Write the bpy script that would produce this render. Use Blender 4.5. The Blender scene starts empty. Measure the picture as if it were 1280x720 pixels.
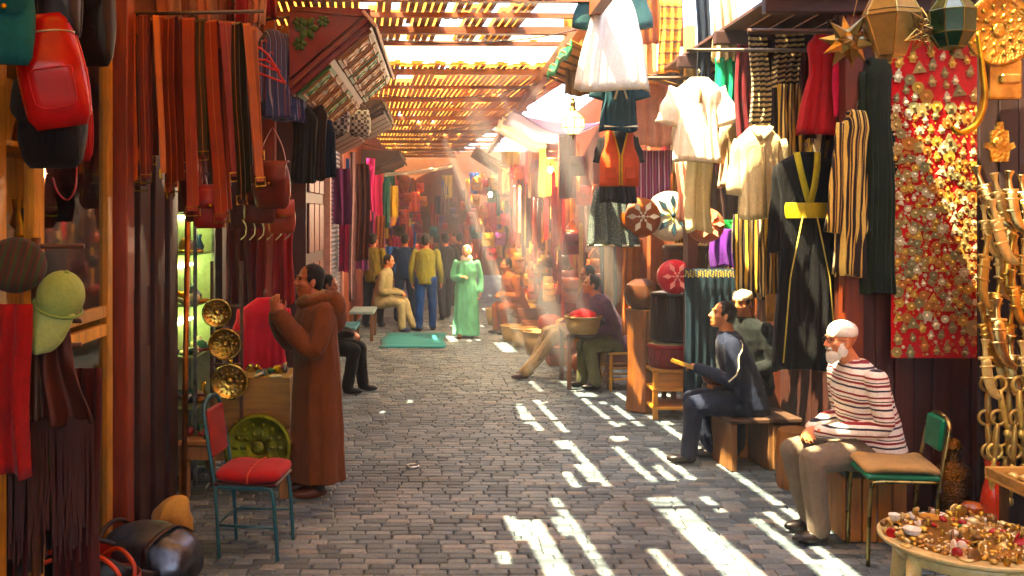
import bpy, bmesh, math, random
import numpy as np
from mathutils import Vector, Matrix, noise as mnoise
PI = math.pi
R = math.radians
SC = bpy.context.scene
COL = SC.collection

# ------------------------------------------------------------------ camera, sky, sun, exposure
F, CX, HZ, H = 1200.0, 550.0, 270.0, 2.1          # focal length in photo pixels, vanishing point, eye height
def at(px, py, Y):
    return Vector(((px - CX) * Y / F, Y, H - (py - HZ) * Y / F))
def floor_at(px, py):
    return at(px, py, F * H / (py - HZ))
cam_d = bpy.data.cameras.new('camera')
cam_d.sensor_width = 36.0
cam_d.lens = 36.0 * F / 1280.0
cam_d.shift_x = (640 - CX) / 1280.0
cam_d.shift_y = -(360 - HZ) / 1280.0
cam_d.clip_start = 0.05
cam_d.clip_end = 500
cam = bpy.data.objects.new('camera', cam_d)
COL.objects.link(cam)
cam.location = (0, 0, H)
cam.rotation_euler = (R(90), 0, 0)
SC.camera = cam

SUN_DIR = Vector((0.37, 0.22, -1.0)).normalized()      # the way the light travels
sun_el = math.asin(-SUN_DIR.z)
sun_rot = math.atan2(-SUN_DIR.x, -SUN_DIR.y)
world = bpy.data.worlds.new('World')
SC.world = world
world.use_nodes = True
wn = world.node_tree
bg = wn.nodes['Background']
sky_n = wn.nodes.new('ShaderNodeTexSky')
sky_n.sky_type = 'NISHITA'
sky_n.sun_disc = False
sky_n.sun_elevation = sun_el
sky_n.sun_rotation = sun_rot
sky_n.dust_density = 3.0
wn.links.new(sky_n.outputs[0], bg.inputs[0])
bg.inputs[1].default_value = 0.15
sun_d = bpy.data.lights.new('sun', 'SUN')
sun_d.energy = 5.0
sun_d.angle = R(0.5)
sun_d.color = (1.0, 0.83, 0.53)
sun = bpy.data.objects.new('sun', sun_d)
COL.objects.link(sun)
sun.rotation_euler = SUN_DIR.to_track_quat('-Z', 'Y').to_euler()
SC.view_settings.view_transform = 'Standard'
SC.view_settings.look = 'None'
SC.view_settings.exposure = 3.25
SC.view_settings.gamma = 1.0
cy = SC.cycles
cy.use_denoising = True
cy.max_bounces = 7
cy.diffuse_bounces = 5
cy.glossy_bounces = 3
cy.transmission_bounces = 4
cy.transparent_max_bounces = 8
cy.volume_bounces = 0
cy.caustics_reflective = False
cy.caustics_refractive = False
cy.sample_clamp_indirect = 4.0
cy.use_adaptive_sampling = True
cy.adaptive_threshold = 0.02

# ------------------------------------------------------------------ helpers: meshes
class MB:
    """collects shapes; build() links them as one mesh object"""
    def __init__(s):
        s.v, s.f, s.m = [], [], []
    def add(s, vs, fs, mi=0, M=None):
        o = len(s.v)
        if M is not None:
            vs = [M @ Vector(v) for v in vs]
        s.v.extend(tuple(v) for v in vs)
        s.f.extend(tuple(i + o for i in f) for f in fs)
        s.m.extend([mi] * len(fs))
        return s
    def box(s, c, d, rot=None, mi=0, bev=0.0):
        hx, hy, hz = d[0] / 2, d[1] / 2, d[2] / 2
        M = Matrix.Translation(c)
        if rot is not None:
            M = M @ (rot if isinstance(rot, Matrix) else Matrix.Rotation(rot, 4, 'Z'))
        if bev <= 0:
            vs = [(x, y, z) for x in (-hx, hx) for y in (-hy, hy) for z in (-hz, hz)]
            fs = [(0, 1, 3, 2), (4, 6, 7, 5), (0, 4, 5, 1), (2, 3, 7, 6), (0, 2, 6, 4), (1, 5, 7, 3)]
            return s.add(vs, fs, mi, M)
        b = min(bev, hx * .8, hy * .8, hz * .8)
        bm = bmesh.new()
        bmesh.ops.create_cube(bm, size=1.0)
        for v in bm.verts:
            v.co = Vector((v.co.x * d[0], v.co.y * d[1], v.co.z * d[2]))
        bmesh.ops.bevel(bm, geom=list(bm.edges), offset=b, segments=1, affect='EDGES')
        return s.bm(bm, mi, M)
    def bm(s, bm, mi=0, M=None):
        bm.verts.ensure_lookup_table()
        bm.verts.index_update()
        s.add([v.co.copy() for v in bm.verts], [tuple(v.index for v in f.verts) for f in bm.faces], mi, M)
        bm.free()
        return s
    def ring_loft(s, rings, mi=0, cap=True, closed=False):
        n = len(rings[0])
        vs = [p for r in rings for p in r]
        fs = []
        k = len(rings)
        for i in range(k if closed else k - 1):
            a, b = i * n, ((i + 1) % k) * n
            for j in range(n):
                j2 = (j + 1) % n
                fs.append((a + j, a + j2, b + j2, b + j))
        if cap and not closed:
            fs.append(tuple(range(n - 1, -1, -1)))
            fs.append(tuple((k - 1) * n + j for j in range(n)))
        return s.add(vs, fs, mi)
    def tube(s, pts, r, n=8, mi=0, closed=False, sx=1.0, sy=1.0, up=None):
        pts = [Vector(p) for p in pts]
        k = len(pts)
        rs = r if isinstance(r, (list, tuple)) else [r] * k
        rings = []
        ref = Vector(up) if up else None
        for i, p in enumerate(pts):
            if closed:
                t = pts[(i + 1) % k] - pts[i - 1]
            else:
                t = pts[min(i + 1, k - 1)] - pts[max(i - 1, 0)]
            if t.length < 1e-9:
                t = Vector((0, 0, 1))
            t.normalize()
            if ref is None:
                ref = Vector((0, 0, 1)) if abs(t.z) < .9 else Vector((1, 0, 0))
            a = ref - t * ref.dot(t)
            if a.length < 1e-6:
                a = t.orthogonal()
            a.normalize()
            b = t.cross(a)
            if up is None:
                ref = a
            rings.append([p + a * (math.cos(q) * rs[i] * sx) + b * (math.sin(q) * rs[i] * sy)
                          for q in (2 * PI * j / n for j in range(n))])
        return s.ring_loft(rings, mi, True, closed)
    def strip(s, pts, w, t, wdir, mi=0):
        """flat strap along pts, width w along wdir, thickness t"""
        pts = [Vector(p) for p in pts]
        wd = Vector(wdir).normalized()
        rings = []
        for i, p in enumerate(pts):
            tg = (pts[min(i + 1, len(pts) - 1)] - pts[max(i - 1, 0)]).normalized()
            a = (wd - tg * wd.dot(tg)).normalized()
            b = tg.cross(a)
            ww = w[i] if isinstance(w, (list, tuple)) else w
            rings.append([p + a * ww / 2 + b * t / 2, p - a * ww / 2 + b * t / 2, p - a * ww / 2 - b * t / 2, p + a * ww / 2 - b * t / 2])
        return s.ring_loft(rings, mi)
    def lathe(s, prof, n=24, mi=0, M=None, cap=True, rip=0, ripn=8):
        """prof: list of (r, z)"""
        rings = []
        for (r, z) in prof:
            rings.append([Vector((math.cos(q) * r * (1 + rip * math.cos(ripn * q)), math.sin(q) * r * (1 + rip * math.cos(ripn * q)), z)) for q in (2 * PI * j / n for j in range(n))])
        if M is not None:
            rings = [[M @ p for p in r] for r in rings]
        return s.ring_loft(rings, mi, cap)
    def ellipsoid(s, c, d, nu=16, nv=10, mi=0, M=None):
        prof = []
        rings = []
        for i in range(nv + 1):
            th = PI * (i + .02 if i == 0 else (i - .02 if i == nv else i)) / nv
            rings.append([Vector((math.sin(th) * math.cos(2 * PI * j / nu) * d[0], math.sin(th) * math.sin(2 * PI * j / nu) * d[1], -math.cos(th) * d[2])) for j in range(nu)])
        MM = Matrix.Translation(c) @ (M if M is not None else Matrix.Identity(4))
        return s.ring_loft([[MM @ p for p in r] for r in rings], mi)
    def prism(s, outline, axis_u, axis_v, origin, thick, mi=0):
        """outline: 2-D points; extruded +-thick/2 along u x v"""
        u, v, o = Vector(axis_u), Vector(axis_v), Vector(origin)
        nrm = u.cross(v).normalized()
        n = len(outline)
        A = [o + u * p[0] + v * p[1] + nrm * thick / 2 for p in outline]
        B = [o + u * p[0] + v * p[1] - nrm * thick / 2 for p in outline]
        fs = [tuple(range(n)), tuple(range(2 * n - 1, n - 1, -1))] + [(j, n + j, n + (j + 1) % n, (j + 1) % n) for j in range(n)]
        return s.add(A + B, fs, mi)
    def mesh(s, name, mats, smooth=False):
        me = bpy.data.meshes.new(name)
        me.from_pydata(s.v, [], s.f)
        for m in (mats if isinstance(mats, (list, tuple)) else [mats]):
            me.materials.append(m)
        if len(me.materials) > 1:
            me.polygons.foreach_set('material_index', s.m)
        if smooth:
            me.polygons.foreach_set('use_smooth', [True] * len(me.polygons))
        me.validate()
        me.update()
        return me
    def build(s, name, mats, parent=None, smooth=False, loc=None):
        return link(name, s.mesh(name, mats, smooth), parent, loc)

def link(name, me, parent=None, loc=None, rot=None):
    o = bpy.data.objects.new(name, me)
    COL.objects.link(o)
    if parent is not None:
        o.parent = parent
    if loc is not None:
        o.location = loc
    if rot is not None:
        o.rotation_euler = rot
    return o
def tag(o, label=None, cat=None, group=None, kind=None):
    if label: o['label'] = label
    if cat: o['category'] = cat
    if group: o['group'] = group
    if kind: o['kind'] = kind
    return o
def empty(name, loc, rot=None, label=None, cat=None, group=None):
    o = link(name, None, None, loc, rot)
    o.empty_display_size = 0.1
    return tag(o, label, cat, group)
def copy_tree(o, parent=None):
    c = o.copy()
    COL.objects.link(c)
    c.parent = parent
    for ch in o.children:
        copy_tree(ch, c)
    return c
def sm(o, ang=40):
    """smooth shading with sharp edges kept"""
    me = o.data
    me.polygons.foreach_set('use_smooth', [True] * len(me.polygons))
    me.set_sharp_from_angle(angle=R(ang))
    return o

# ------------------------------------------------------------------ helpers: materials
def lin(c):
    """sRGB hex string to linear"""
    c = c.lstrip('#')
    v = [int(c[i:i + 2], 16) / 255 for i in (0, 2, 4)]
    v = [x / 12.92 if x <= .04045 else ((x + .055) / 1.055) ** 2.4 for x in v]
    g_ = .3 * v[0] + .6 * v[1] + .1 * v[2]
    return tuple(min(.95, max(.002, g_ + (x - g_) * 1.18)) for x in v)      # saturation raised on every colour alike
MATS = {}
def nodes_of(m):
    return m.node_tree.nodes, m.node_tree.links
def mk(name):
    m = bpy.data.materials.new(name)
    m.use_nodes = True
    n, l = nodes_of(m)
    return m, n, l, n['Principled BSDF']
def obj_coords(n, l, scale=(1, 1, 1), rot=(0, 0, 0), gen=False):
    tc = n.new('ShaderNodeTexCoord')
    mp = n.new('ShaderNodeMapping')
    mp.inputs['Scale'].default_value = scale
    mp.inputs['Rotation'].default_value = rot
    l.new(tc.outputs['Generated' if gen else 'Object'], mp.inputs[0])
    return mp.outputs[0]
def noise_n(n, l, vec, scale, detail=4, rough=.55):
    t = n.new('ShaderNodeTexNoise')
    t.inputs['Scale'].default_value = scale
    t.inputs['Detail'].default_value = detail
    t.inputs['Roughness'].default_value = rough
    if vec is not None:
        l.new(vec, t.inputs['Vector'])
    return t
def ramp(n, l, fac, stops, interp='LINEAR'):
    r = n.new('ShaderNodeValToRGB')
    r.color_ramp.interpolation = interp
    e = r.color_ramp.elements
    while len(e) < len(stops):
        e.new(0.5)
    for k, (p, c) in enumerate(stops):
        e[k].position = p
        e[k].color = (*c[:3], 1)
    l.new(fac, r.inputs[0])
    return r.outputs[0]
def mixc(n, l, fac, a, b, mode='MIX'):
    x = n.new('ShaderNodeMix')
    x.data_type = 'RGBA'
    x.blend_type = mode
    for sock, val in ((x.inputs[0], fac), (x.inputs[6], a), (x.inputs[7], b)):
        if isinstance(val, (int, float)):
            sock.default_value = val
        elif isinstance(val, tuple):
            sock.default_value = (*val[:3], 1)
        else:
            l.new(val, sock)
    return x.outputs[2]
def bump(n, l, h, strength, dist, b):
    bp = n.new('ShaderNodeBump')
    bp.inputs['Strength'].default_value = strength
    bp.inputs['Distance'].default_value = dist
    l.new(h, bp.inputs['Height'])
    l.new(bp.outputs[0], b.inputs['Normal'])
def sc(c, k):
    return tuple(min(1.0, x * k) for x in c[:3])
def rand_val(n, l, lo, hi):
    oi = n.new('ShaderNodeObjectInfo')
    mr = n.new('ShaderNodeMapRange')
    mr.inputs['To Min'].default_value = lo
    mr.inputs['To Max'].default_value = hi
    l.new(oi.outputs['Random'], mr.inputs[0])
    return mr.outputs[0]

def cloth(hexc, rough=.9, var=.25, weave=500, fold=True, sheen=.06, trans=0.0):
    key = ('cloth', hexc, rough, var, trans)
    if key in MATS: return MATS[key]
    m, n, l, b = mk('cloth_' + hexc.strip('#'))
    c = lin(hexc)
    co = obj_coords(n, l)
    big = noise_n(n, l, co, 5, 3)
    fine = noise_n(n, l, co, 60, 3)
    col = ramp(n, l, big.outputs[0], [(.3, sc(c, 1 - var)), (.7, sc(c, 1 + var))])
    col = mixc(n, l, .25, col, ramp(n, l, fine.outputs[0], [(.3, sc(c, .55)), (.7, sc(c, 1.3))]))
    l.new(col, b.inputs['Base Color'])
    b.inputs['Roughness'].default_value = rough
    b.inputs['Sheen Weight'].default_value = sheen
    b.inputs['Sheen Roughness'].default_value = .5
    b.inputs['Specular IOR Level'].default_value = .2
    cr = noise_n(n, l, obj_coords(n, l, (13, 13, 5)), 1.0, 5, .6)
    cr.inputs['Distortion'].default_value = 1.2
    hsum = n.new('ShaderNodeMath'); hsum.operation = 'MULTIPLY_ADD'
    l.new(cr.outputs[0], hsum.inputs[0]); hsum.inputs[1].default_value = 6.0; l.new(fine.outputs[0], hsum.inputs[2])
    bump(n, l, hsum.outputs[0], .35, .005, b)
    if trans:
        tr = n.new('ShaderNodeBsdfTranslucent')
        l.new(col, tr.inputs[0])
        mx = n.new('ShaderNodeMixShader')
        mx.inputs[0].default_value = trans
        l.new(b.outputs[0], mx.inputs[1]); l.new(tr.outputs[0], mx.inputs[2])
        l.new(mx.outputs[0], n['Material Output'].inputs[0])
    MATS[key] = m
    return m
def striped(hexes, period, axis='X', rough=.9, wob=.02):
    """woven stripes: hexes = list of (position 0..1, hex); repeats every period metres along axis (object space)"""
    key = ('striped', str(hexes), period, axis)
    if key in MATS: return MATS[key]
    m, n, l, b = mk('striped_cloth')
    co = obj_coords(n, l)
    nz = noise_n(n, l, co, 3, 2)
    sp = n.new('ShaderNodeSeparateXYZ')
    l.new(co, sp.inputs[0])
    a1 = n.new('ShaderNodeMath'); a1.operation = 'MULTIPLY_ADD'
    l.new(nz.outputs[0], a1.inputs[0]); a1.inputs[1].default_value = wob; l.new(sp.outputs[axis], a1.inputs[2])
    a2 = n.new('ShaderNodeMath'); a2.operation = 'DIVIDE'
    l.new(a1.outputs[0], a2.inputs[0]); a2.inputs[1].default_value = period
    a3 = n.new('ShaderNodeMath'); a3.operation = 'FRACT'
    l.new(a2.outputs[0], a3.inputs[0])
    col = ramp(n, l, a3.outputs[0], [(p, lin(h)) for p, h in hexes], 'CONSTANT')
    fine = noise_n(n, l, co, 90, 3)
    col = mixc(n, l, .35, col, ramp(n, l, fine.outputs[0], [(.25, (.35, .35, .35)), (.75, (1.2, 1.2, 1.2))]), 'MULTIPLY')
    l.new(col, b.inputs['Base Color'])
    b.inputs['Roughness'].default_value = rough
    b.inputs['Sheen Weight'].default_value = .05
    bump(n, l, fine.outputs[0], .3, .004, b)
    MATS[key] = m
    return m
def wood(hexc, rough=.55, scale=1.0, axis='Z', dark=.45, rnd=.25):
    key = ('wood', hexc, rough, scale, axis)
    if key in MATS: return MATS[key]
    m, n, l, b = mk('wood_' + hexc.strip('#'))
    c = lin(hexc)
    s3 = {'Z': (14, 14, 1), 'X': (1, 14, 14), 'Y': (14, 1, 14)}[axis]
    co = obj_coords(n, l, tuple(x * scale for x in s3))
    oi = n.new('ShaderNodeObjectInfo')
    ad = n.new('ShaderNodeVectorMath'); ad.operation = 'ADD'
    ml = n.new('ShaderNodeMath'); ml.operation = 'MULTIPLY'; ml.inputs[1].default_value = 50
    l.new(oi.outputs['Random'], ml.inputs[0])
    l.new(co, ad.inputs[0]); l.new(ml.outputs[0], ad.inputs[1])
    g = noise_n(n, l, ad.outputs[0], 2.2, 6, .65)
    col = ramp(n, l, g.outputs[0], [(.25, sc(c, dark)), (.5, c), (.8, sc(c, 1.35))])
    st = noise_n(n, l, obj_coords(n, l), 2.5, 4)
    col = mixc(n, l, .5, col, ramp(n, l, st.outputs[0], [(.35, (.45, .42, .4)), (.65, (1.15, 1.15, 1.15))]), 'MULTIPLY')
    v = rand_val(n, l, 1 - rnd, 1 + rnd)
    hs = n.new('ShaderNodeHueSaturation')
    l.new(v, hs.inputs['Value']); l.new(col, hs.inputs['Color'])
    l.new(hs.outputs[0], b.inputs['Base Color'])
    b.inputs['Roughness'].default_value = rough
    bump(n, l, g.outputs[0], .35, .004, b)
    MATS[key] = m
    return m
def leather(hexc, rough=.42, var=.3):
    key = ('leather', hexc, rough)
    if key in MATS: return MATS[key]
    m, n, l, b = mk('leather_' + hexc.strip('#'))
    c = lin(hexc)
    co = obj_coords(n, l)
    g = noise_n(n, l, co, 6, 5)
    vo = n.new('ShaderNodeTexVoronoi'); vo.inputs['Scale'].default_value = 160
    l.new(co, vo.inputs['Vector'])
    col = ramp(n, l, g.outputs[0], [(.3, sc(c, 1 - var)), (.55, c), (.8, sc(c, 1 + var))])
    hs = n.new('ShaderNodeHueSaturation')
    l.new(rand_val(n, l, .75, 1.25), hs.inputs['Value']); l.new(col, hs.inputs['Color'])
    l.new(hs.outputs[0], b.inputs['Base Color'])
    b.inputs['Roughness'].default_value = rough
    b.inputs['Specular IOR Level'].default_value = .32
    bump(n, l, vo.outputs['Distance'], .15, .002, b)
    MATS[key] = m
    return m
def metal(hexc, rough=.3, var=.35, emboss=0.0, scale=40):
    key = ('metal', hexc, rough, emboss, scale)
    if key in MATS: return MATS[key]
    m, n, l, b = mk('metal_' + hexc.strip('#'))
    c = lin(hexc)
    co = obj_coords(n, l)
    g = noise_n(n, l, co, 9, 6)
    col = ramp(n, l, g.outputs[0], [(.3, sc(c, .35)), (.55, c), (.8, sc(c, 1 + var))])
    l.new(col, b.inputs['Base Color'])
    b.inputs['Metallic'].default_value = 1
    rr = n.new('ShaderNodeMapRange')
    rr.inputs['To Min'].default_value = rough * .7; rr.inputs['To Max'].default_value = min(1, rough * 1.6)
    l.new(g.outputs[0], rr.inputs[0]); l.new(rr.outputs[0], b.inputs['Roughness'])
    if emboss:
        vo = n.new('ShaderNodeTexVoronoi'); vo.inputs['Scale'].default_value = scale
        l.new(co, vo.inputs['Vector'])
        bump(n, l, vo.outputs['Distance'], emboss, .01, b)
    MATS[key] = m
    return m
def paint(hexc, rough=.4, wear=.3, spec=.5):
    key = ('paint', hexc, rough)
    if key in MATS: return MATS[key]
    m, n, l, b = mk('paint_' + hexc.strip('#'))
    c = lin(hexc)
    g = noise_n(n, l, obj_coords(n, l), 12, 6, .7)
    col = ramp(n, l, g.outputs[0], [(.3, sc(c, 1 - wear)), (.55, c), (.8, sc(c, 1 + wear * .6))])
    l.new(col, b.inputs['Base Color'])
    b.inputs['Roughness'].default_value = rough
    b.inputs['Specular IOR Level'].default_value = spec
    bump(n, l, g.outputs[0], .1, .003, b)
    MATS[key] = m
    return m
def glow(hexc, strength):
    key = ('glow', hexc, strength)
    if key in MATS: return MATS[key]
    m, n, l, b = mk('lit_' + hexc.strip('#'))
    b.inputs['Base Color'].default_value = (*lin(hexc), 1)
    b.inputs['Emission Color'].default_value = (*lin(hexc), 1)
    b.inputs['Emission Strength'].default_value = strength
    MATS[key] = m
    return m
def glass(hexc='#ffffff', rough=.02, alpha=.12):
    """thin window glass: mostly clear with a reflection"""
    key = ('glass', hexc, alpha)
    if key in MATS: return MATS[key]
    m, n, l, b = mk('glass')
    tp = n.new('ShaderNodeBsdfTransparent'); tp.inputs[0].default_value = (*lin(hexc), 1)
    gl = n.new('ShaderNodeBsdfGlossy'); gl.inputs['Roughness'].default_value = .03
    fr = n.new('ShaderNodeFresnel'); fr.inputs[0].default_value = 1.5
    ad = n.new('ShaderNodeMath'); ad.operation = 'ADD'; ad.inputs[1].default_value = alpha * .3
    l.new(fr.outputs[0], ad.inputs[0])
    mx = n.new('ShaderNodeMixShader')
    l.new(ad.outputs[0], mx.inputs[0]); l.new(tp.outputs[0], mx.inputs[1]); l.new(gl.outputs[0], mx.inputs[2])
    l.new(mx.outputs[0], n['Material Output'].inputs[0])
    MATS[key] = m
    return m

# ------------------------------------------------------------------ the setting: ground, paving, roof, shop walls
rng = random.Random(7)
def plaster(hexc, name='plaster'):
    m, n, l, b = mk(name)
    c = lin(hexc)
    g = noise_n(n, l, obj_coords(n, l), 2.0, 7, .65)
    col = ramp(n, l, g.outputs[0], [(.3, sc(c, .5)), (.5, c), (.7, sc(c, 1.3))])
    l.new(col, b.inputs['Base Color']); b.inputs['Roughness'].default_value = .9
    bump(n, l, g.outputs[0], .4, .02, b)
    return m
gm, n, l, b = mk('ground_dirt')
g = noise_n(n, l, obj_coords(n, l), 4, 6)
l.new(ramp(n, l, g.outputs[0], [(.3, (.018, .016, .013)), (.7, (.05, .045, .036))]), b.inputs['Base Color'])
b.inputs['Roughness'].default_value = .9
ground = MB().add([(-28, -12, -.03), (28, -12, -.03), (28, 46, -.03), (-28, 46, -.03)], [(0, 1, 2, 3)]).build('ground', gm)
tag(ground, kind='structure')

# paving of small stone setts in running bond
pm, n, l, b = mk('sett_stone')
co = obj_coords(n, l)
geo = n.new('ShaderNodeNewGeometry')
tc = n.new('ShaderNodeTexCoord')
g1 = noise_n(n, l, geo.outputs['Position'], 1.1, 4)
g2 = noise_n(n, l, geo.outputs['Position'], 38, 5, .7)
at_n = n.new('ShaderNodeAttribute'); at_n.attribute_name = 'tone'
c0 = ramp(n, l, at_n.outputs['Fac'], [(0, (.055, .08, .095)), (.3, (.10, .138, .158)), (.65, (.15, .192, .207)), (.88, (.215, .24, .232)), (1, (.18, .175, .16))])
col = mixc(n, l, .8, c0, ramp(n, l, g1.outputs[0], [(.32, (.42, .43, .44)), (.5, (.95, .95, .93)), (.7, (1.2, 1.17, 1.1))]), 'MULTIPLY')
col = mixc(n, l, .6, col, ramp(n, l, g2.outputs[0], [(.3, (.4, .4, .4)), (.7, (1.25, 1.25, 1.25))]), 'MULTIPLY')
l.new(col, b.inputs['Base Color'])
rr = n.new('ShaderNodeMapRange'); rr.inputs['To Min'].default_value = .5; rr.inputs['To Max'].default_value = .8
l.new(g1.outputs[0], rr.inputs[0]); l.new(rr.outputs[0], b.inputs['Roughness'])
bump(n, l, g2.outputs[0], .5, .006, b)
PAVE = empty('paving', (0, 0, 0)); tag(PAVE, kind='structure')
rows = []
y = 3.4
j = 0
while y < 34.0:
    d = .084 + rng.uniform(-.006, .006)
    x = -2.6 - rng.uniform(0, .2)
    while x < 3.6:
        w = rng.choice([.14, .17, .19, .2, .2, .21, .22, .24]) * rng.uniform(.78, .88)
        rows.append((x + w / 2, y + d / 2, w - .006, d - .007, rng.uniform(-.003, .003), rng.random() ** 1.2, rng.uniform(-.012, .012), rng.uniform(-.012, .012)))
        x += w
    y += d
    j += 1
def sett(mb, tones, cx, cyy, w, d, dz, tone, tx, ty, o=(0, 0, 0)):
    ch = .011
    vs = []
    for (k, z) in ((0, -.03), (0, -.008), (ch, 0.0)):
        for (sx, sy) in ((-1, -1), (1, -1), (1, 1), (-1, 1)):
            jx, jy = rng.uniform(-.004, .004), rng.uniform(-.003, .003)
            px, py = sx * (w / 2 - k) + jx, sy * (d / 2 - k) + jy
            vs.append((cx + px - o[0], cyy + py - o[1], z + dz + (px * tx + py * ty if z > -.02 else 0)))
    fs = [(8, 9, 10, 11)]
    for a in (0, 4):
        for q in range(4):
            fs.append((a + q, a + (q + 1) % 4, a + 4 + (q + 1) % 4, a + 4 + q))
    mb.add(vs, fs)
    tones.extend([tone] * len(fs))
def set_tone(me, tones):
    a = me.attributes.new('tone', 'FLOAT', 'FACE')
    a.data.foreach_set('value', tones)
def in_view(r):
    px, py = CX + r[0] * F / r[1], HZ + H * F / r[1]
    return -10 < px < 1290 and py < 735
vis = sorted([r for r in rows if in_view(r) and 255 < CX + r[0] * F / r[1] < 1060], key=lambda r: r[1])
near = set(id(r) for r in vis[:300])
mbs, tones = MB(), []
for r in rows:
    if id(r) in near:
        m1, t1 = MB(), []
        sett(m1, t1, *r, o=(r[0], r[1], 0))
        me = m1.mesh('sett', pm)
        set_tone(me, t1)
        link('sett', me, PAVE, (r[0], r[1], 0))
    else:
        sett(mbs, tones, *r)
me = mbs.mesh('far_setts', pm)
set_tone(me, tones)
tag(link('far_setts', me, PAVE), kind='stuff')

# roof: lattice of slats on cross battens, laths missing here and there
ZR = 4.2
SL_ANG = math.atan2(100, F)                       # slats lie a little askew to the lane
u_dir = Vector((-math.sin(SL_ANG), math.cos(SL_ANG), 0))
s_dir = Vector((math.cos(SL_ANG), math.sin(SL_ANG), 0))
def roof_sv(px, py):
    """roof point above the floor point at a photo pixel, against the sun"""
    p = floor_at(px, py)
    q = p - SUN_DIR * (ZR / SUN_DIR.z) * 1.0
    q = p + SUN_DIR * (ZR / SUN_DIR.z)
    return q.dot(s_dir), q.dot(u_dir)
streaks = [  # (x0, y0, x1, y1, width in metres)
    (808, 622, 945, 722, .25), (692, 622, 765, 725, .13), (657, 650, 700, 722, .13), (636, 645, 655, 676, .10), (610, 690, 640, 704, .09),
    (685, 646, 705, 670, .10), (808, 685, 850, 722, .11), (938, 648, 1030, 722, .13), (960, 640, 1075, 722, .07),
    (878, 621, 908, 640, .09), (1015, 700, 1060, 722, .16),
    (708, 550, 764, 608, .11), (692, 551, 706, 562, .10), (699, 590, 722, 609, .10), (726, 580, 745, 602, .09),
    (769, 558, 822, 602, .12), (809, 560, 862, 600, .12), (812, 582, 835, 601, .10),
    (652, 505, 676, 538, .10), (640, 500, 655, 530, .10), (628, 515, 638, 530, .10), (600, 518, 608, 541, .05),
    (733, 498, 772, 534, .10), (771, 506, 800, 533, .09), (798, 503, 832, 531, .10), (755, 545, 775, 552, .10),
    (656, 470, 676, 491, .11), (694, 468, 736, 496, .34), (677, 500, 700, 540, .05), (774, 545, 790, 550, .06),
    (512, 430, 528, 446, .16), (530, 420, 560, 438, .12), (550, 420, 585, 438, .12), (575, 425, 610, 438, .12), (610, 428, 650, 440, .25), (497, 500, 520, 503, .10), (660, 432, 690, 442, .2),
]
holes = []
for (x0, y0, x1, y1, w) in streaks:
    s0, v0 = roof_sv(x0, y0); s1, v1 = roof_sv(x1, y1)
    holes.append(((s0 + s1) / 2, min(v0, v1), max(v0, v1), w))
for (x, y, w, ln) in ((1.0, 10.4, .3, .5), (1.30, 5.55, .2, .5), (1.05, 5.5, .11, .4), (1.55, 5.9, .2, .6), (1.75, 6.3, .2, .6), (1.35, 7.6, .2, .9), (.75, 17.6, .3, .5)):  # openings added to let sun onto the old man and make beams
    q = Vector((x, y, 0))
    holes.append((q.dot(s_dir), q.dot(u_dir) - ln / 2, q.dot(u_dir) + ln / 2, w))
ROOF = empty('roof_lattice', (0, 0, ZR), label='slatted wooden lattice roof shading the whole covered lane', cat='roof')
slat_m = wood('#93522c', .6, 1.0, 'Y')
batten_m = wood('#8a4f2c', .6, 1.0, 'X')
PITCH = .08
slat_rects = []                                    # (s, v0, v1, width)
srng = random.Random(21)
s_min, s_max = -3.6, 3.2
GAP = (11.6, 13.4)                                 # the open break across the roof
nS = int((s_max - s_min) / PITCH)
def right_edge(v):                                 # beyond this the roof is open above the right-hand stalls
    return 1.75 if 6.2 < v < 12 else 2.6
for i in range(nS):
    s = s_min + (i + .5) * PITCH
    cuts = [(GAP[0] + .1 * math.sin(i), GAP[1] + .15 * math.sin(i * 1.7))]
    for (hs, v0, v1, w) in holes:
        if abs(s - hs) < max(w * .42, PITCH * .5):
            cuts.append((v0, v1))
    if srng.random() < .3:                         # laths left out over the far lane for glints and a brighter end
        a = srng.uniform(14.5, 18); cuts.append((a, a + srng.uniform(.08, .3)))
    if srng.random() < .75:
        a = srng.uniform(19, 32); cuts.append((a, a + srng.uniform(.3, 1.0)))
    if srng.random() < .25:
        a = srng.uniform(8.5, 11); cuts.append((a, a + srng.uniform(.06, .16)))
    xs = s * math.cos(SL_ANG)
    v = -5.0
    end = 34.0
    if xs - 0.35 > 1.42:
        cuts.append((6.7, 11.6))
    if 1.0 < xs - .35 <= 1.42 and srng.random() < .5:
        cuts.append((4.8 + srng.random(), 11.6))
    cuts.sort()
    segs = []
    for (a, c) in cuts + [(end, end)]:
        if a > v + .08:
            segs.append((v, a))
        v = max(v, c)
    for (a, c) in segs:
        # laths come in lengths of about 2.4 m
        k = max(1, round((c - a) / 2.4))
        for q in range(k):
            slat_rects.append((s, a + (c - a) * q / k, a + (c - a) * (q + 1) / k - .004))
def slat_geo(mb, s, v0, v1, o=None):
    vm = (v0 + v1) / 2
    far = vm > 8.2
    w = PITCH * (srng.uniform(.6, .84) if far else srng.uniform(.5, .72))
    c = s_dir * s + u_dir * vm + Vector((0, 0, srng.uniform(-.006, .006)))
    if o is not None:
        o[:] = [c.x, c.y, c.z]
        c = Vector((0, 0, 0))
    M = Matrix.Rotation(SL_ANG + srng.uniform(-.004, .004), 4, 'Z') @ Matrix.Rotation(srng.uniform(-.05, .05), 4, 'Y')
    mb.box(c, (w, v1 - v0, .018), M)
cand = sorted([r for r in slat_rects if r[2] > 8.6], key=lambda r: r[1])
near_sl = set(id(r) for r in cand[:300])
rest = MB()
for r in slat_rects:
    if id(r) in near_sl:
        m1 = MB(); o = [0, 0, 0]
        slat_geo(m1, *r, o=o)
        m1.build('slat', slat_m, ROOF, loc=o)
    else:
        slat_geo(rest, *r)
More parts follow.
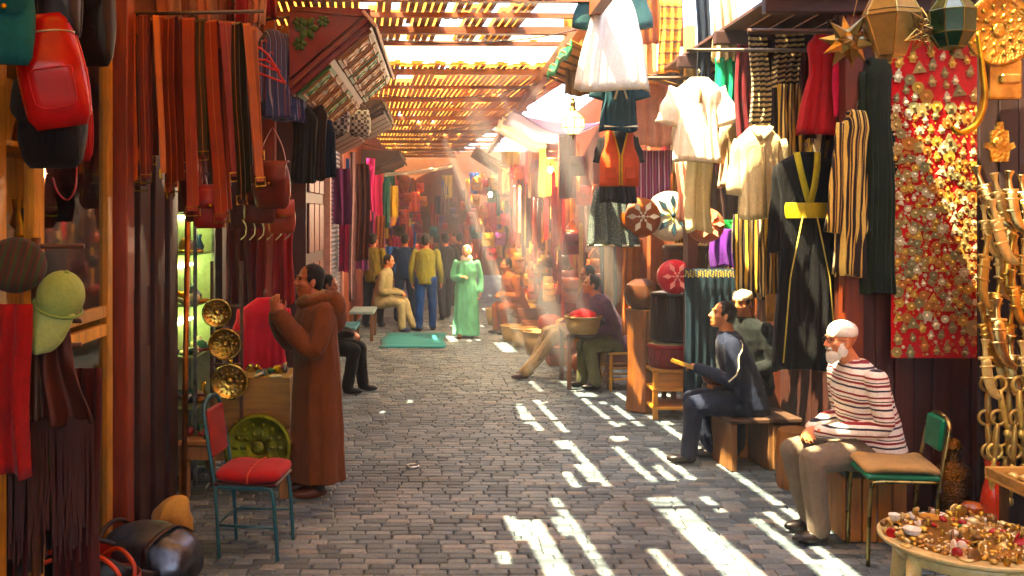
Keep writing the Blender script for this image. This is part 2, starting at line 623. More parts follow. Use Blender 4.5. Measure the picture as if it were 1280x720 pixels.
tag(rest.build('further_slats', slat_m, ROOF), kind='stuff')
for k, v in enumerate([-4, -1.5, 0.5, 2.5, 4.2, 6.0, 8.95, 9.75, 10.55, 11.35, 13.6, 15.2, 16.8, 18.4, 20, 21.6, 23.2, 24.8, 26.4, 28, 29.6, 31.2, 32.8]):
    o = MB().box((0, 0, 0), (4.2, .06 if k % 2 else .09, .05 if k % 2 else .08), Matrix.Rotation(SL_ANG * .3, 4, 'Z')).build('batten', batten_m, ROOF, loc=(-.42, v, -.06))
for x in (-2.0, 1.45):
    MB().box((0, 0, 0), (.11, 38.5, .13)).build('rafter', wood('#7a4526', .6, 1, 'Y'), ROOF, loc=(x, 14.5, -.16))
# reed matting added over the laths to spread warm light into the lane
rm, n, l, b = mk('added_reed_mat')
g = noise_n(n, l, obj_coords(n, l, (1, 40, 1)), 3, 4)
col = ramp(n, l, g.outputs[0], [(.3, (.66, .42, .12)), (.7, (.92, .66, .25))])
l.new(col, b.inputs['Base Color']); b.inputs['Roughness'].default_value = .8
tr = n.new('ShaderNodeBsdfTranslucent'); l.new(col, tr.inputs[0])
mx = n.new('ShaderNodeMixShader'); mx.inputs[0].default_value = .78
l.new(b.outputs[0], mx.inputs[1]); l.new(tr.outputs[0], mx.inputs[2]); l.new(mx.outputs[0], n['Material Output'].inputs[0])
REED = rm


mats = MB()
mrng = random.Random(5)
for (s, v0, v1) in slat_rects:
    c = s_dir * s + u_dir * ((v0 + v1) / 2)
    mats.box((c.x, c.y, .05), (PITCH * .995, v1 - v0 + .004, .012), Matrix.Rotation(SL_ANG, 4, 'Z'))
tag(mats.build('added_reed_matting', REED, ROOF), kind='stuff')
canvas_m = cloth('#efe6d2', .8, .1, trans=.55)
cv = []
for q in range(13):
    sx = -1.9 + 3.6 * q / 12
    cv.append((sx, .03 * math.sin(q * 1.9)))
cmb = MB()
cmb.ring_loft([[Vector((x, GAP[0] - .25, .09 + z)), Vector((x, GAP[1] + .25, .09 - z)), Vector((x, GAP[1] + .25, .08 - z)), Vector((x, GAP[0] - .25, .08 + z))] for x, z in cv])
cmb.build('white_canvas', canvas_m, ROOF)
# shop rows on both sides
wall_m = plaster('#7a4a33', 'red_plaster')
dark_wood = wood('#4a2414', .5)
def wall_block(name, x0, x1, y0, y1, z0, z1, mat, label, cat='wall'):
    o = MB().box(((x1 - x0) / 2 * 0, 0, (z1 - z0) / 2), (x1 - x0, y1 - y0, z1 - z0)).build(name, mat, loc=((x0 + x1) / 2, (y0 + y1) / 2, z0))
    return tag(o, label, cat)
wall_block('shop_wall', -3.4, -2.55, -5, 34, -.02, 4.6, wall_m, 'red plaster wall behind the left hand row of shops')
wall_block('shop_wall', 3.9, 4.6, -5, 34, -.02, 4.6, plaster('#8a5636', 'ochre_plaster'), 'ochre plaster wall behind the right hand row of stalls')
wall_block('end_wall', -2.5, 3.85, 34.2, 34.7, -.02, 4.4, plaster('#7a4a2c', 'end_plaster'), 'sunlit plaster wall closing the far end of the lane')

# haze in the lane
hm = bpy.data.materials.new('haze_air'); hm.use_nodes = True
n, l = nodes_of(hm)
n.remove(n['Principled BSDF'])
pv = n.new('ShaderNodeVolumePrincipled')
pv.inputs['Color'].default_value = (1.0, .95, .86, 1)
pv.inputs['Density'].default_value = .0046
pv.inputs['Anisotropy'].default_value = 0
l.new(pv.outputs[0], n['Material Output'].inputs['Volume'])
hz = MB().box((0, 0, 0), (64, 68, 6.4)).build('haze', hm, loc=(0, 18, 2.1))
tag(hz, kind='stuff')

# added smoke volume that makes the sun shaft visible by the right-hand stalls
sk = bpy.data.materials.new('shaft_smoke'); sk.use_nodes = True
n, l = nodes_of(sk)
n.remove(n['Principled BSDF'])
pv = n.new('ShaderNodeVolumePrincipled')
pv.inputs['Color'].default_value = (1.0, .97, .92, 1)
pv.inputs['Density'].default_value = .2
l.new(pv.outputs[0], n['Material Output'].inputs['Volume'])
so = MB()
rings = []
for i in range(15):
    th = PI * (i + (.05 if i == 0 else -.05 if i == 14 else 0)) / 14
    ring = []
    for j in range(24):
        q = 2 * PI * j / 24
        d = Vector((math.sin(th) * math.cos(q), math.sin(th) * math.sin(q), -math.cos(th)))
        k_ = 1 + .22 * mnoise.noise(d * 1.7 + Vector((3, 1, 2)))
        ring.append(Vector((d.x * 1.15 * k_, d.y * .6 * k_, d.z * 1.95 * k_)))
    rings.append(ring)
so.ring_loft(rings)
tag(so.build('shaft_smoke', sk, None, True, (1.05, 11.55, 1.98)), kind='stuff')

# ------------------------------------------------------------------ builders: people
def catmull(pts, k=4):
    pts = [Vector(p) for p in pts]
    out = []
    for i in range(len(pts) - 1):
        p0, p1, p2, p3 = pts[max(i - 1, 0)], pts[i], pts[i + 1], pts[min(i + 2, len(pts) - 1)]
        for q in range(k):
            t = q / k
            out.append(.5 * ((2 * p1) + (p2 - p0) * t + (2 * p0 - 5 * p1 + 4 * p2 - p3) * t * t + (3 * p1 - p0 - 3 * p2 + p3) * t ** 3))
    out.append(pts[-1])
    return out
def lerp_list(rs, k):
    out = []
    for i in range(len(rs) - 1):
        for q in range(k):
            out.append(rs[i] + (rs[i + 1] - rs[i]) * q / k)
    out.append(rs[-1])
    return out
class Body:
    """closed shapes that are fused into one continuous skin"""
    def __init__(s):
        s.mb = MB()
    def limb(s, pts, rs, mi, k=4, n=14, sx=1, sy=1, up=None):
        P, Q = catmull(pts, k), lerp_list(rs, k)
        s.mb.tube(P, Q, n, mi, sx=sx, sy=sy, up=up)
        for p, r in ((P[0], Q[0]), (P[-1], Q[-1])):
            if sx == 1 and sy == 1:
                s.mb.ellipsoid(p, (r, r, r), 12, 8, mi)
        return s
    def ell(s, c, d, mi, M=None):
        s.mb.ellipsoid(c, d, 18, 12, mi, M)
        return s
    def rows(s, rows, mi, n=28, fold=None):
        """stacked ellipses: (cx, cy, cz, rx, ry)"""
        rings = []
        for i, (cx, cy_, cz, rx, ry) in enumerate(rows):
            ring = []
            for j in range(n):
                q = 2 * PI * j / n
                k = 1 + (fold(i / (len(rows) - 1), q) if fold else 0)
                ring.append(Vector((cx + math.cos(q) * rx * k, cy_ + math.sin(q) * ry * k, cz)))
            rings.append(ring)
        s.mb.ring_loft(rings, mi)
        return s
    def hand(s, wrist, fwd, nrm, mi, curl=.5, thumb=1, size=1.0, spread=.12):
        """palm and five fingers; nrm = back of the hand, fingers curl away from it"""
        f = Vector(fwd).normalized(); nn = Vector(nrm); nn = (nn - f * nn.dot(f)).normalized(); sd = f.cross(nn) * thumb
        W = Vector(wrist)
        M = Matrix((sd, f, nn)).transposed().to_4x4()
        s.mb.ellipsoid(W + f * .05 * size, (.042 * size, .056 * size, .017 * size), 14, 10, mi, M)
        for q, (off, ln) in enumerate(((.031, .068), (.010, .078), (-.011, .072), (-.031, .056))):
            p = W + f * .088 * size + sd * off * size
            d = (f + sd * off * spread * 30).normalized()
            pts = [p]
            a = curl * .35
            for kk, fr in enumerate((.42, .33, .25)):
                a += curl * (.75 if kk else .35)
                dd = d * math.cos(a) - nn * math.sin(a)
                p = p + dd * ln * fr * size * 1.15
                pts.append(p)
            s.mb.tube(pts, [.0088 * size, .0082 * size, .0075 * size, .0062 * size], 8, mi)
        p = W + f * .03 * size + sd * .034 * size
        d1 = (f * .6 + sd * .75 - nn * .25).normalized(); d2 = (f * .9 + sd * .2 - nn * .35).normalized()
        s.mb.tube([p - sd * .012, p + d1 * .038 * size, p + d1 * .038 * size + d2 * .036 * size], [.012 * size, .0098 * size, .0075 * size], 8, mi)
        return s
    def head(s, c, fwd, skin, hair=None, tilt=0.0, size=1.0, cap=None, beard=None, hairline=.35, long_beard=0, bald=False):
        """c = centre of the skull; fwd = where the face looks (horizontal) """
        f = Vector(fwd).normalized(); up = Vector((0, 0, 1))
        sd = up.cross(f).normalized()
        Rm = Matrix.Rotation(tilt, 3, sd)
        f = Rm @ f; up = Rm @ up
        M3 = Matrix((sd, f, up)).transposed()
        M = M3.to_4x4()
        C = Vector(c)
        k = size
        def L(x, y, z): return C + M3 @ Vector((x * k, y * k, z * k))
        E = lambda x, y, z, a, b_, c_, mi, R_=None: s.mb.ellipsoid(L(x, y, z), (a * k, b_ * k, c_ * k), 16, 12, mi, M @ R_ if R_ is not None else M)
        E(0, -.012, .03, .074, .092, .088, skin)                # skull
        E(0, .028, -.035, .058, .062, .082, skin)               # face
        E(0, .052, -.095, .030, .030, .026, skin)               # chin
        for sx in (-1, 1):
            E(sx * .036, .052, -.032, .026, .028, .024, skin)   # cheek
            E(sx * .030, .080, .022, .026, .012, .009, skin)    # brow
            E(sx * .077, -.006, -.018, .010, .020, .033, skin, Matrix.Rotation(.25 * sx, 4, 'Z'))
            E(sx * .012, .094, -.036, .010, .012, .009, skin)
        s.mb.tube([L(0, .083, .015), L(0, .097, -.012), L(0, .108, -.035), L(0, .092, -.044)], [.009 * k, .011 * k, .0135 * k, .009 * k], 10, skin)
        E(0, .082, -.066, .024, .010, .0065, skin)              # lips
        E(0, .080, -.076, .021, .010, .006, skin)
        if hair is not None:
            E(0, -.024, .042, .081, .092, .086, hair)
            E(0, -.052, -.005, .074, .060, .075, hair)
            for sx in (-1, 1):
                E(sx * .066, .012, .020, .016, .024, .034, hair)
        if cap is not None:
            E(0, -.012, .062, .085, .099, .070, cap)
            s.mb.lathe([(.078 * k, 0), (.0855 * k, .01 * k), (.086 * k, .03 * k), (.08 * k, .05 * k)], 24, cap, Matrix.Translation(L(0, -.010, .030)) @ M @ Matrix.Diagonal((1, 1.16, 1, 1)))
        if beard is not None:
            E(0, .048, -.098, .050, .048, .040 + .02 * long_beard, beard)
            E(0, .062, -.116, .034, .034, .036 + .03 * long_beard, beard)
            for sx in (-1, 1):
                E(sx * .056, .014, -.062, .018, .032, .048, beard)
                E(sx * .018, .086, -.056, .020, .010, .008, beard)
        return L
    def skin(s, name, mats, voxel=.008, smooth=3, disp=None):
        src = s.mb.mesh('tmp_src', mats)
        ob = bpy.data.objects.new('tmp', src); COL.objects.link(ob)
        md = ob.modifiers.new('r', 'REMESH'); md.mode = 'VOXEL'; md.voxel_size = voxel; md.adaptivity = 0
        dg = bpy.context.evaluated_depsgraph_get()
        me = bpy.data.meshes.new_from_object(ob.evaluated_get(dg))
        me.name = name
        nv = len(me.vertices)
        co = np.empty(nv * 3, np.float32); me.vertices.foreach_get('co', co); co = co.reshape(-1, 3)
        ed = np.empty(len(me.edges) * 2, np.int32); me.edges.foreach_get('vertices', ed); ed = ed.reshape(-1, 2)
        deg = np.bincount(ed.ravel(), minlength=nv).astype(np.float32)[:, None]; deg[deg == 0] = 1
        from mathutils.bvhtree import BVHTree
        bvh = BVHTree.FromPolygons([Vector(v) for v in s.mb.v], s.mb.f)
        mi = s.mb.m
        # tag before smoothing
        cen = np.empty(len(me.polygons) * 3, np.float32); me.polygons.foreach_get('center', cen); cen = cen.reshape(-1, 3)
        tags = []
        for c in cen:
            r = bvh.find_nearest(Vector(c))
            tags.append(mi[r[2]] if r[2] is not None else 0)
        for it in range(smooth):
            acc = np.zeros_like(co)
            for ax in range(3):
                acc[:, ax] = np.bincount(ed[:, 0], co[ed[:, 1], ax], nv) + np.bincount(ed[:, 1], co[ed[:, 0], ax], nv)
            co = co * .5 + acc / deg * .5
        me.vertices.foreach_set('co', co.ravel())
        me.update()
        if disp:
            lv = np.empty(len(me.loops), np.int32); me.loops.foreach_get('vertex_index', lv)
            vt = np.zeros(nv, np.int32)
            ls = np.empty(len(me.polygons), np.int32); me.polygons.foreach_get('loop_total', ls)
            vt[lv] = np.repeat(np.array(tags, np.int32), ls)
            nr = np.empty(nv * 3, np.float32); me.vertex_normals.foreach_get('vector', nr); nr = nr.reshape(-1, 3)
            off = np.array([disp(co[i], nr[i], vt[i]) for i in range(nv)], np.float32)
            co = co + nr * off[:, None]
            me.vertices.foreach_set('co', co.ravel())
        me.materials.clear()
        for m in mats: me.materials.append(m)
        me.polygons.foreach_set('material_index', tags)
        me.polygons.foreach_set('use_smooth', [True] * len(me.polygons))
        me.update()
        bpy.data.objects.remove(ob); bpy.data.meshes.remove(src)
        return me
def wrinkle(amp, sc_=(9, 9, 4), soft=()):
    """cloth creases on every material index in soft"""
    def f(p, nrm, t):
        if t not in soft: return 0.0
        q = Vector((p[0] * sc_[0], p[1] * sc_[1], p[2] * sc_[2]))
        a = 1 - abs(mnoise.noise(q)) * 2
        b_ = mnoise.noise(q * 2.3 + Vector((5, 1, 7)))
        return amp * (a * .7 + b_ * .5)
    return f
def skin_mat(hexc):
    key = ('skin', hexc)
    if key in MATS: return MATS[key]
    m, n, l, b = mk('skin_' + hexc.strip('#'))
    c = lin(hexc)
    g = noise_n(n, l, obj_coords(n, l), 30, 4)
    l.new(ramp(n, l, g.outputs[0], [(.3, sc(c, .8)), (.7, sc(c, 1.12))]), b.inputs['Base Color'])
    b.inputs['Roughness'].default_value = .5
    b.inputs['Subsurface Weight'].default_value = .08
    b.inputs['Subsurface Radius'].default_value = (.01, .004, .002)
    bump(n, l, g.outputs[0], .15, .002, b)
    MATS[key] = m
    return m
HAIR_D = cloth('#17110d', .7)
def eyes(parent, L, glasses=False):
    for sx in (-1, 1):
        MB().ellipsoid(L(sx * .031, .0815, .002), (.0085, .009, .0045), 10, 8).build('eye', paint('#1c120c', .2), parent, True)
    for sx in (-1, 1):
        MB().tube([L(sx * .012, .0925, .021), L(sx * .03, .0935, .027), L(sx * .05, .081, .022)], [.003, .0038, .002], 6).build('eyebrow', HAIR_D if not glasses else cloth('#b8b0a0'), parent, True)
    MB().tube([L(-.022, .0885, -.072), L(0, .0945, -.0705), L(.022, .0885, -.072)], .0018, 6).build('mouth', paint('#4a2018', .6), parent, True)
    if glasses:
        g = MB()
        for sx in (-1, 1):
            pts = [L(sx * .034 + .021 * math.cos(q), .098, .0 + .016 * math.sin(q)) for q in (2 * PI * i / 16 for i in range(16))]
            g.tube(pts, .0017, 6, closed=True)
            g.tube([L(sx * .055, .096, .004), L(sx * .078, .04, .006), L(sx * .082, -.02, .004)], .0017, 6)
        g.tube([L(-.013, .099, .004), L(0, .102, .008), L(.013, .099, .004)], .0017, 6)
        g.build('spectacles', paint('#3a2a18', .3), parent, True)

def bystander(loc, face, height, mats, label, dress=False, bag=False, pose='stand', hair=2, scarf=False, jacket_open=False, group=None, stride=.1, voxel=.013, arms='down'):
    """a far figure, standing: mats = [skin, top, hair, trousers, shoes, extra]; built facing +Y then turned"""
    B = Body()
    k = height / 1.72
    V = lambda x, y, z: (x * k, y * k, z * k)
    if dress:
        def fo(t, q): return .085 * (1 - t) ** .7 * math.sin(7 * q + 1)
        B.rows([(0, 0, .05 * k, .25 * k, .19 * k), (0, 0, .3 * k, .24 * k, .17 * k), (0, 0, .6 * k, .225 * k, .155 * k), (0, 0, .9 * k, .215 * k, .15 * k),
                (0, 0, 1.08 * k, .19 * k, .13 * k), (0, 0, 1.25 * k, .2 * k, .13 * k), (0, 0, 1.4 * k, .19 * k, .11 * k), (0, 0, 1.46 * k, .08 * k, .07 * k)], 1, fold=fo)
    else:
        for sx in (-1, 1):
            st = stride * sx
            B.limb([V(sx * .10, 0, .92), V(sx * .11, st * .4 + .02, .5), V(sx * .11, st * .8, .09)], [.105 * k, .078 * k, .062 * k], 3)
        B.rows([(0, 0, .84 * k, .175 * k, .125 * k), (0, 0, .95 * k, .185 * k, .13 * k), (0, 0, 1.1 * k, .18 * k, .125 * k), (0, 0, 1.28 * k, .2 * k, .13 * k),
                (0, 0, 1.4 * k, .19 * k, .105 * k), (0, 0, 1.46 * k, .08 * k, .07 * k)], 1)
    for sx in (-1, 1):
        st = stride * sx
        B.mb.ellipsoid(V(sx * .11, st * .8 + .06, .035), (.048 * k, .13 * k, .04 * k), 14, 8, 4)
        if arms == 'fold' or (arms == 'one' and sx > 0):
            B.limb([V(sx * .2, 0, 1.4), V(sx * .25, .02, 1.13), V(sx * .1, .2, 1.15)], [.06 * k, .054 * k, .043 * k], 1)
            B.hand(V(sx * .08, .22, 1.15), (-sx, .5, .1), (0, .5, .8), 0, .8, -sx, k)
        else:
            B.limb([V(sx * .2, 0, 1.4), V(sx * .265, -.02, 1.12), V(sx * .27, .06, .88)], [.06 * k, .052 * k, .041 * k], 1)
            B.hand(V(sx * .27, .065, .87), (0, .15, -1), (sx, 0, 0), 0, .7, sx, k)
    B.limb([V(0, 0, 1.42), V(0, .01, 1.53)], [.06 * k, .055 * k], 5 if scarf else 0)
    L = B.head(V(0, .015, 1.61), (0, 1, 0), 0, None if scarf else hair, 0, k)
    if scarf:
        B.ell(V(0, -.035, 1.63), (.088 * k, .09 * k, .11 * k), 5)
        B.ell(V(0, .0, 1.49), (.11 * k, .1 * k, .07 * k), 5)
        B.ell(V(0, .065, 1.6), (.058 * k, .062 * k, .075 * k), 0)
    soft = (1, 3, 5)
    me = B.skin('person', mats, voxel, 2, wrinkle(.012, (10, 10, 3.5), soft))
    root = link('person', me, None, loc, (0, 0, math.atan2(-face[0], face[1])))
    tag(root, label, 'person', group)
    eyes(root, L)
    return root

# ------------------------------------------------------------------ people
def seated(loc, face, mats, label, seat=.46, lean=.12, knee=.46, foot=(.44, .44), knee_h=None, wrists=((-.05, .38, .70), (.05, .38, .70)), elbows=None,
           head_kw=None, head_fwd=(0, 1, 0), head_tilt=.1, voxel=.008, wr=.008, scarf=None, glasses=False, fat=1.0, group=None, hands=True, name='person', head_off=(0, 0, 0),
           skirt=False, foot_x=(-.12, .12)):
    B = Body()
    z0 = seat
    kh = knee_h if knee_h is not None else seat + .07
    ln = lean
    f = fat
    B.rows([(0, -.02, z0 - .02, .17 * f, .15 * f), (0, -.01, z0 + .06, .2 * f, .17 * f), (0, ln * .15, z0 + .16, .2 * f, .165 * f), (0, ln * .4, z0 + .33, .198 * f, .155 * f),
            (0, ln * .75, z0 + .48, .212 * f, .145 * f), (0, ln * .95, z0 + .60, .2 * f, .118), (0, ln, z0 + .655, .14, .095), (0, ln + .01, z0 + .69, .075, .07)], 1)
    for i, sx in enumerate((-1, 1)):
        K = (sx * .125, knee, kh)
        ft = foot[i]
        fx = foot_x[i]
        if not skirt:
            B.limb([(sx * .09, .02, z0 + .07), (sx * .115, knee * .55, (z0 + kh) / 2 + .055), K], [.112, .1, .082], 3)
            B.limb([K, ((K[0] + fx) / 2, (knee + ft) / 2 - .01, kh * .52), (fx, ft - .02, .10)], [.082, .072, .068], 3)
        else:
            B.limb([(sx * .09, .02, z0 + .07), K], [.13, .11], 3)
            B.limb([K, (fx, ft, .08)], [.11, .12], 3)
        B.mb.ellipsoid((fx, ft + .045, .042), (.046, .125, .04), 16, 10, 4)
        B.mb.ellipsoid((fx, ft - .03, .06), (.042, .055, .058), 14, 8, 4)
        S = Vector((sx * .195 * f, ln * .93, z0 + .585)); Wp = Vector(wrists[i])
        E_ = Vector(elbows[i]) if elbows else Vector((sx * .25, ln * .6 + .02, z0 + .29))
        B.limb([S, (S + E_) / 2 + Vector((sx * .015, 0, 0)), E_, E_.lerp(Wp, .55), Wp], [.075, .066, .058, .052, .042], 1)
        if hands:
            d = (Wp - E_).normalized()
            B.hand(Wp + d * .01, d + Vector((-sx * .35, 0, -.1)), Vector((sx * .5, .2, .8)), 0, .75, -sx)
    hc = Vector((0, ln + .055, z0 + .828)) + Vector(head_off)
    B.limb([(0, ln + .0, z0 + .62), tuple(hc + Vector((0, -.02, -.07)))], [.062, .056], 0)
    kw = dict(head_kw or {})
    L = B.head(hc, head_fwd, 0, kw.pop('hair', 2), head_tilt, 1.0, **kw)
    if scarf is not None:
        B.mb.lathe([(.10, 0), (.12, .02), (.115, .06), (.08, .085)], 20, scarf, Matrix.Translation((0, ln, z0 + .6)))
    me = B.skin(name, mats, voxel, 3, wrinkle(wr, (11, 11, 7), (1, 3)))
    root = link(name, me, None, loc, (0, 0, math.atan2(-face[0], face[1])))
    tag(root, label, 'person', group)
    eyes(root, L, glasses)
    return root
SK_TAN, SK_BR, SK_LT = skin_mat('#b5764e'), skin_mat('#9a5a38'), skin_mat('#d39a72')
HAIR_G = cloth('#4a443c', .8)
SHOE = leather('#140d0a', .35)

# --- man in the brown hooded robe
B = Body()
def robe_fold(t, q): return .045 * max(0, 1 - t * 1.6) * math.sin(8 * q + .6) + .02 * max(0, 1 - t) * math.sin(13 * q)
B.rows([(0, 0, .13, .255, .205), (0, 0, .3, .25, .2), (0, 0, .55, .238, .19), (0, 0, .8, .226, .178), (0, .0, 1.0, .218, .17), (0, .01, 1.15, .215, .165),
        (0, .01, 1.3, .222, .15), (0, .01, 1.4, .205, .125), (0, .01, 1.455, .13, .1), (0, .01, 1.49, .08, .08)], 1, n=48, fold=robe_fold)
for sx in (-1, 1):
    B.limb([(sx * .19, .01, 1.39), (sx * .25, .05, 1.24), (sx * .25, .12, 1.13), (sx * .16, .22, 1.23), (sx * .065, .29, 1.345)], [.074, .072, .08, .078, .066], 1)
    B.hand((sx * .05, .30, 1.365), (-sx * .18, .30, .9), (sx * .8, .45, -.25), 0, .55, -sx, 1.05)
    B.mb.ellipsoid((sx * .095, .08, .045), (.05, .135, .045), 16, 10, 4)
    B.limb([(sx * .09, .02, .3), (sx * .095, .02, .07)], [.07, .05], 3)
B.mb.ellipsoid((0, -.13, 1.41), (.155, .085, .12), 20, 12, 1)
B.mb.ellipsoid((0, -.155, 1.33), (.10, .07, .12), 20, 12, 1)
B.mb.tube([Vector((.115 * math.cos(q), .02 + .105 * math.sin(q), 1.475 - .03 * math.sin(q))) for q in (2 * PI * i / 20 for i in range(20))], .034, 10, 1, closed=True)
B.mb.tube([Vector((.085 * math.cos(q), .035 + .08 * math.sin(q), 1.505 - .02 * math.sin(q))) for q in (2 * PI * i / 20 for i in range(20))], .022, 10, 5, closed=True)
B.limb([(0, .01, 1.45), (0, .035, 1.545)], [.06, .055], 0)
L = B.head((0, .06, 1.615), (0, 1, 0), 0, 2, -.12, 1.03)
me = B.skin('person', [SK_BR, cloth('#5c3416', .95, .2), HAIR_D, cloth('#2a1a12'), leather('#4a2412'), cloth('#7d5f3a')], .0065, 3, wrinkle(.007, (9, 9, 2.2), (1,)))
p = link('person', me, None, (-.93, 7.25, 0), (0, 0, math.atan2(.9, -.42)))
tag(p, 'man in a long brown hooded robe standing with hands raised to his face', 'person')
eyes(p, L)

# --- old man with white cap and striped sweater
knit = striped([(0, '#efe6d6'), (.16, '#1d1b2c'), (.26, '#efe6d6'), (.40, '#7c1622'), (.52, '#efe6d6'), (.60, '#1d1b2c'), (.66, '#efe6d6'), (.80, '#7c1622'), (.90, '#efe6d6')], .125, 'Z', wob=.05)
seated((2.86, 6.32, 0), (-1, -.12), [skin_mat('#c98660'), knit, cloth('#e9e2d0'), cloth('#6e6354', .9), SHOE, cloth('#f1ead8', .95)],
       'old man with white cap and white beard in a striped sweater on a low bench', seat=.47, lean=.13, knee=.5, foot=(.47, .40),
       wrists=((-.045, .40, .70), (.04, .41, .71)), head_kw=dict(hair=None, cap=5, beard=5, long_beard=.4), head_tilt=-.03, voxel=.0065, wr=.006, glasses=True, head_off=(0, .05, -.01), fat=1.14)
# --- lute player
pj = seated((2.62, 8.15, 0), (-.95, .18), [SK_TAN, cloth('#10182a', .75), HAIR_D, cloth('#1a2030', .9), SHOE, cloth('#c9b58a')],
       'dark haired man in navy tracksuit jacket sitting on a wooden box playing a lute', seat=.43, lean=.16, knee=.46, foot=(.52, .30), wrists=((-.02, .42, .80), (.06, .26, .70)),
       elbows=((-.27, .16, .74), (.29, .06, .72)), head_fwd=(-.25, 1, 0), head_tilt=-.25, voxel=.0075, wr=.007)
for pts in ([(.19, .12, 1.03), (.265, .09, .93), (.30, .05, .83), (.335, .06, .74), (.29, .14, .70)], [(-.19, .12, 1.04), (-.27, .13, .92), (-.30, .14, .80), (-.31, .19, .74)],
            [(.06, -.02, .93), (.15, -.045, .86), (.17, -.06, .72), (.1, -.12, .62), (.02, -.15, .66)], [(.07, .2, 1.1), (.16, .06, 1.05), (.2, -.01, .95)]):
    from mathutils.bvhtree import BVHTree
    bv = BVHTree.FromPolygons([v.co for v in pj.data.vertices], [tuple(q.vertices) for q in pj.data.polygons])
    sn = [bv.find_nearest(q) for q in catmull(pts, 5)]
    MB().tube([q[0] + q[1] * .002 for q in sn], .007, 6).build('piping', cloth('#d8cfae', .7), pj, True)
lute = empty('lute', (2.62 - .235, 8.15 + .03, .72), (0, 0, math.atan2(.95, .18) + PI / 2), 'dark wooden lute held by the seated man in the navy jacket', 'lute')
MB().ellipsoid((-.02, 0, 0), (.17, .12, .075), 24, 12).build('sound_box', leather('#6a3410', .3), lute, True)
nk = MB(); nk.box((.24, 0, .09), (.34, .045, .03), Matrix.Rotation(-.3, 4, 'Y')); nk.build('neck', wood('#a8803c', .4, 1, 'X'), lute)
pg = MB()
for i in range(4):
    pg.tube([(.35 + .018 * i, -.04, .135), (.35 + .018 * i, .04, .135)], .005, 6)
pg.build('tuning_pegs', metal('#caa24a'), lute)
# --- man behind him
seated((2.83, 8.72, 0), (-.75, -.65), [SK_TAN, cloth('#0e1310', .9), HAIR_D, cloth('#20221f'), SHOE, cloth('#d9cba6', .95)],
       'man with a cream skullcap sitting behind the lute player', seat=.5, lean=.1, head_kw=dict(hair=2, cap=5), voxel=.010)
# --- stall keeper with basket
seated((2.18, 11.75, 0), (-1, -.15), [SK_TAN, cloth('#4a2c40', .85), HAIR_D, cloth('#5b5a3c', .9), SHOE, HAIR_D],
       'man in a plum brown jacket seated on a wooden stool behind the yellow basket', seat=.46, lean=.24, knee=.4, foot=(.34, .44), wrists=((-.08, .5, .72), (.06, .46, .66)), head_tilt=-.2, voxel=.009, head_off=(0, .05, -.02))
# --- legs stretched out: man beside the basket
seated((1.95, 12.7, 0), (-1, -.3), [SK_TAN, cloth('#6a2f35', .9), HAIR_D, striped([(0, '#a58a5e'), (.5, '#7d6440'), (.62, '#b89c6c')], .05, 'X'), leather('#3a1616', .4), HAIR_D],
       'man in beige striped trousers stretching his legs towards the lane', seat=.5, lean=-.05, knee=.52, knee_h=.56, foot=(.95, .8), foot_x=(-.1, .12), wrists=((-.15, .3, .66), (.15, .3, .66)), voxel=.010)
# --- left: man sitting half hidden behind the robed man
seated((-1.42, 11.5, 0), (1, -.2), [SK_BR, cloth('#241a16', .9), HAIR_D, cloth('#17130f'), SHOE, HAIR_D],
       'seated man in dark clothes, only his leg and black shoe showing behind the brown robe', seat=.45, lean=.05, knee=.44, foot=(.5, .38), voxel=.012)
# --- far group
seated((-1.08, 17.6, 0), (1, -.25), [SK_TAN, cloth('#8f8462', .9), HAIR_D, cloth('#a09470'), leather('#20304a'), HAIR_D],
       'seated man in cream robe beside the standing man in yellow jacket', seat=.45, lean=.1, knee=.42, foot=(.6, .45), voxel=.013)
seated((1.42, 17.2, 0), (-1, -.4), [SK_TAN, cloth('#a55a22', .9), HAIR_D, cloth('#8a4a20'), SHOE, HAIR_D],
       'person in orange clothes sitting low among the goods of the far right stall', seat=.4, lean=.2, knee=.4, foot=(.35, .4), voxel=.013)
bystander((-1.27, 18.2, 0), (.5, .85), 1.76, [SK_BR, cloth('#6e6026'), HAIR_D, cloth('#151220'), SHOE, SK_BR], 'man in mustard yellow jacket and dark trousers standing by the left shops', arms='fold')
bystander((-.70, 19.2, 0), (.3, .95), 1.74, [SK_BR, cloth('#152a4a'), HAIR_D, cloth('#122442'), SHOE, SK_BR], 'man in navy blue clothes walking away between two men in yellow', stride=.2)
bystander((-.26, 17.6, 0), (.2, .98), 1.76, [SK_BR, cloth('#6c6830'), HAIR_D, cloth('#10366a'), SHOE, SK_BR], 'man in olive yellow jacket and bright blue trousers seen from behind', stride=.08)
bystander((.11, 19.6, 0), (-.3, .95), 1.74, [SK_BR, cloth('#15151c'), HAIR_D, cloth('#15182a'), SHOE, SK_BR], 'man in black jacket and dark jeans walking away next to the woman in green', stride=.22)
wg = bystander((.46, 16.6, 0), (-.15, -1), 1.58, [SK_LT, cloth('#74bd94', .85), HAIR_D, cloth('#6ab08a'), leather('#5a2a1a'), cloth('#ece2cf')], 'woman in a long green robe and white headscarf walking towards us', dress=True, scarf=True, arms='one')
bystander((.45, 22.5, 0), (.2, 1), 1.7, [SK_BR, cloth('#3a2018'), HAIR_D, cloth('#221a18'), SHOE, SK_BR], 'man in dark brown clothes far down the lane, furthest of the walkers', stride=.2, voxel=.016)
bystander((-.35, 23.5, 0), (.1, -1), 1.68, [SK_BR, cloth('#7a2a24'), HAIR_D, cloth('#2a2430'), SHOE, SK_BR], 'person in a rust red top far down the lane', stride=.15, voxel=.016)

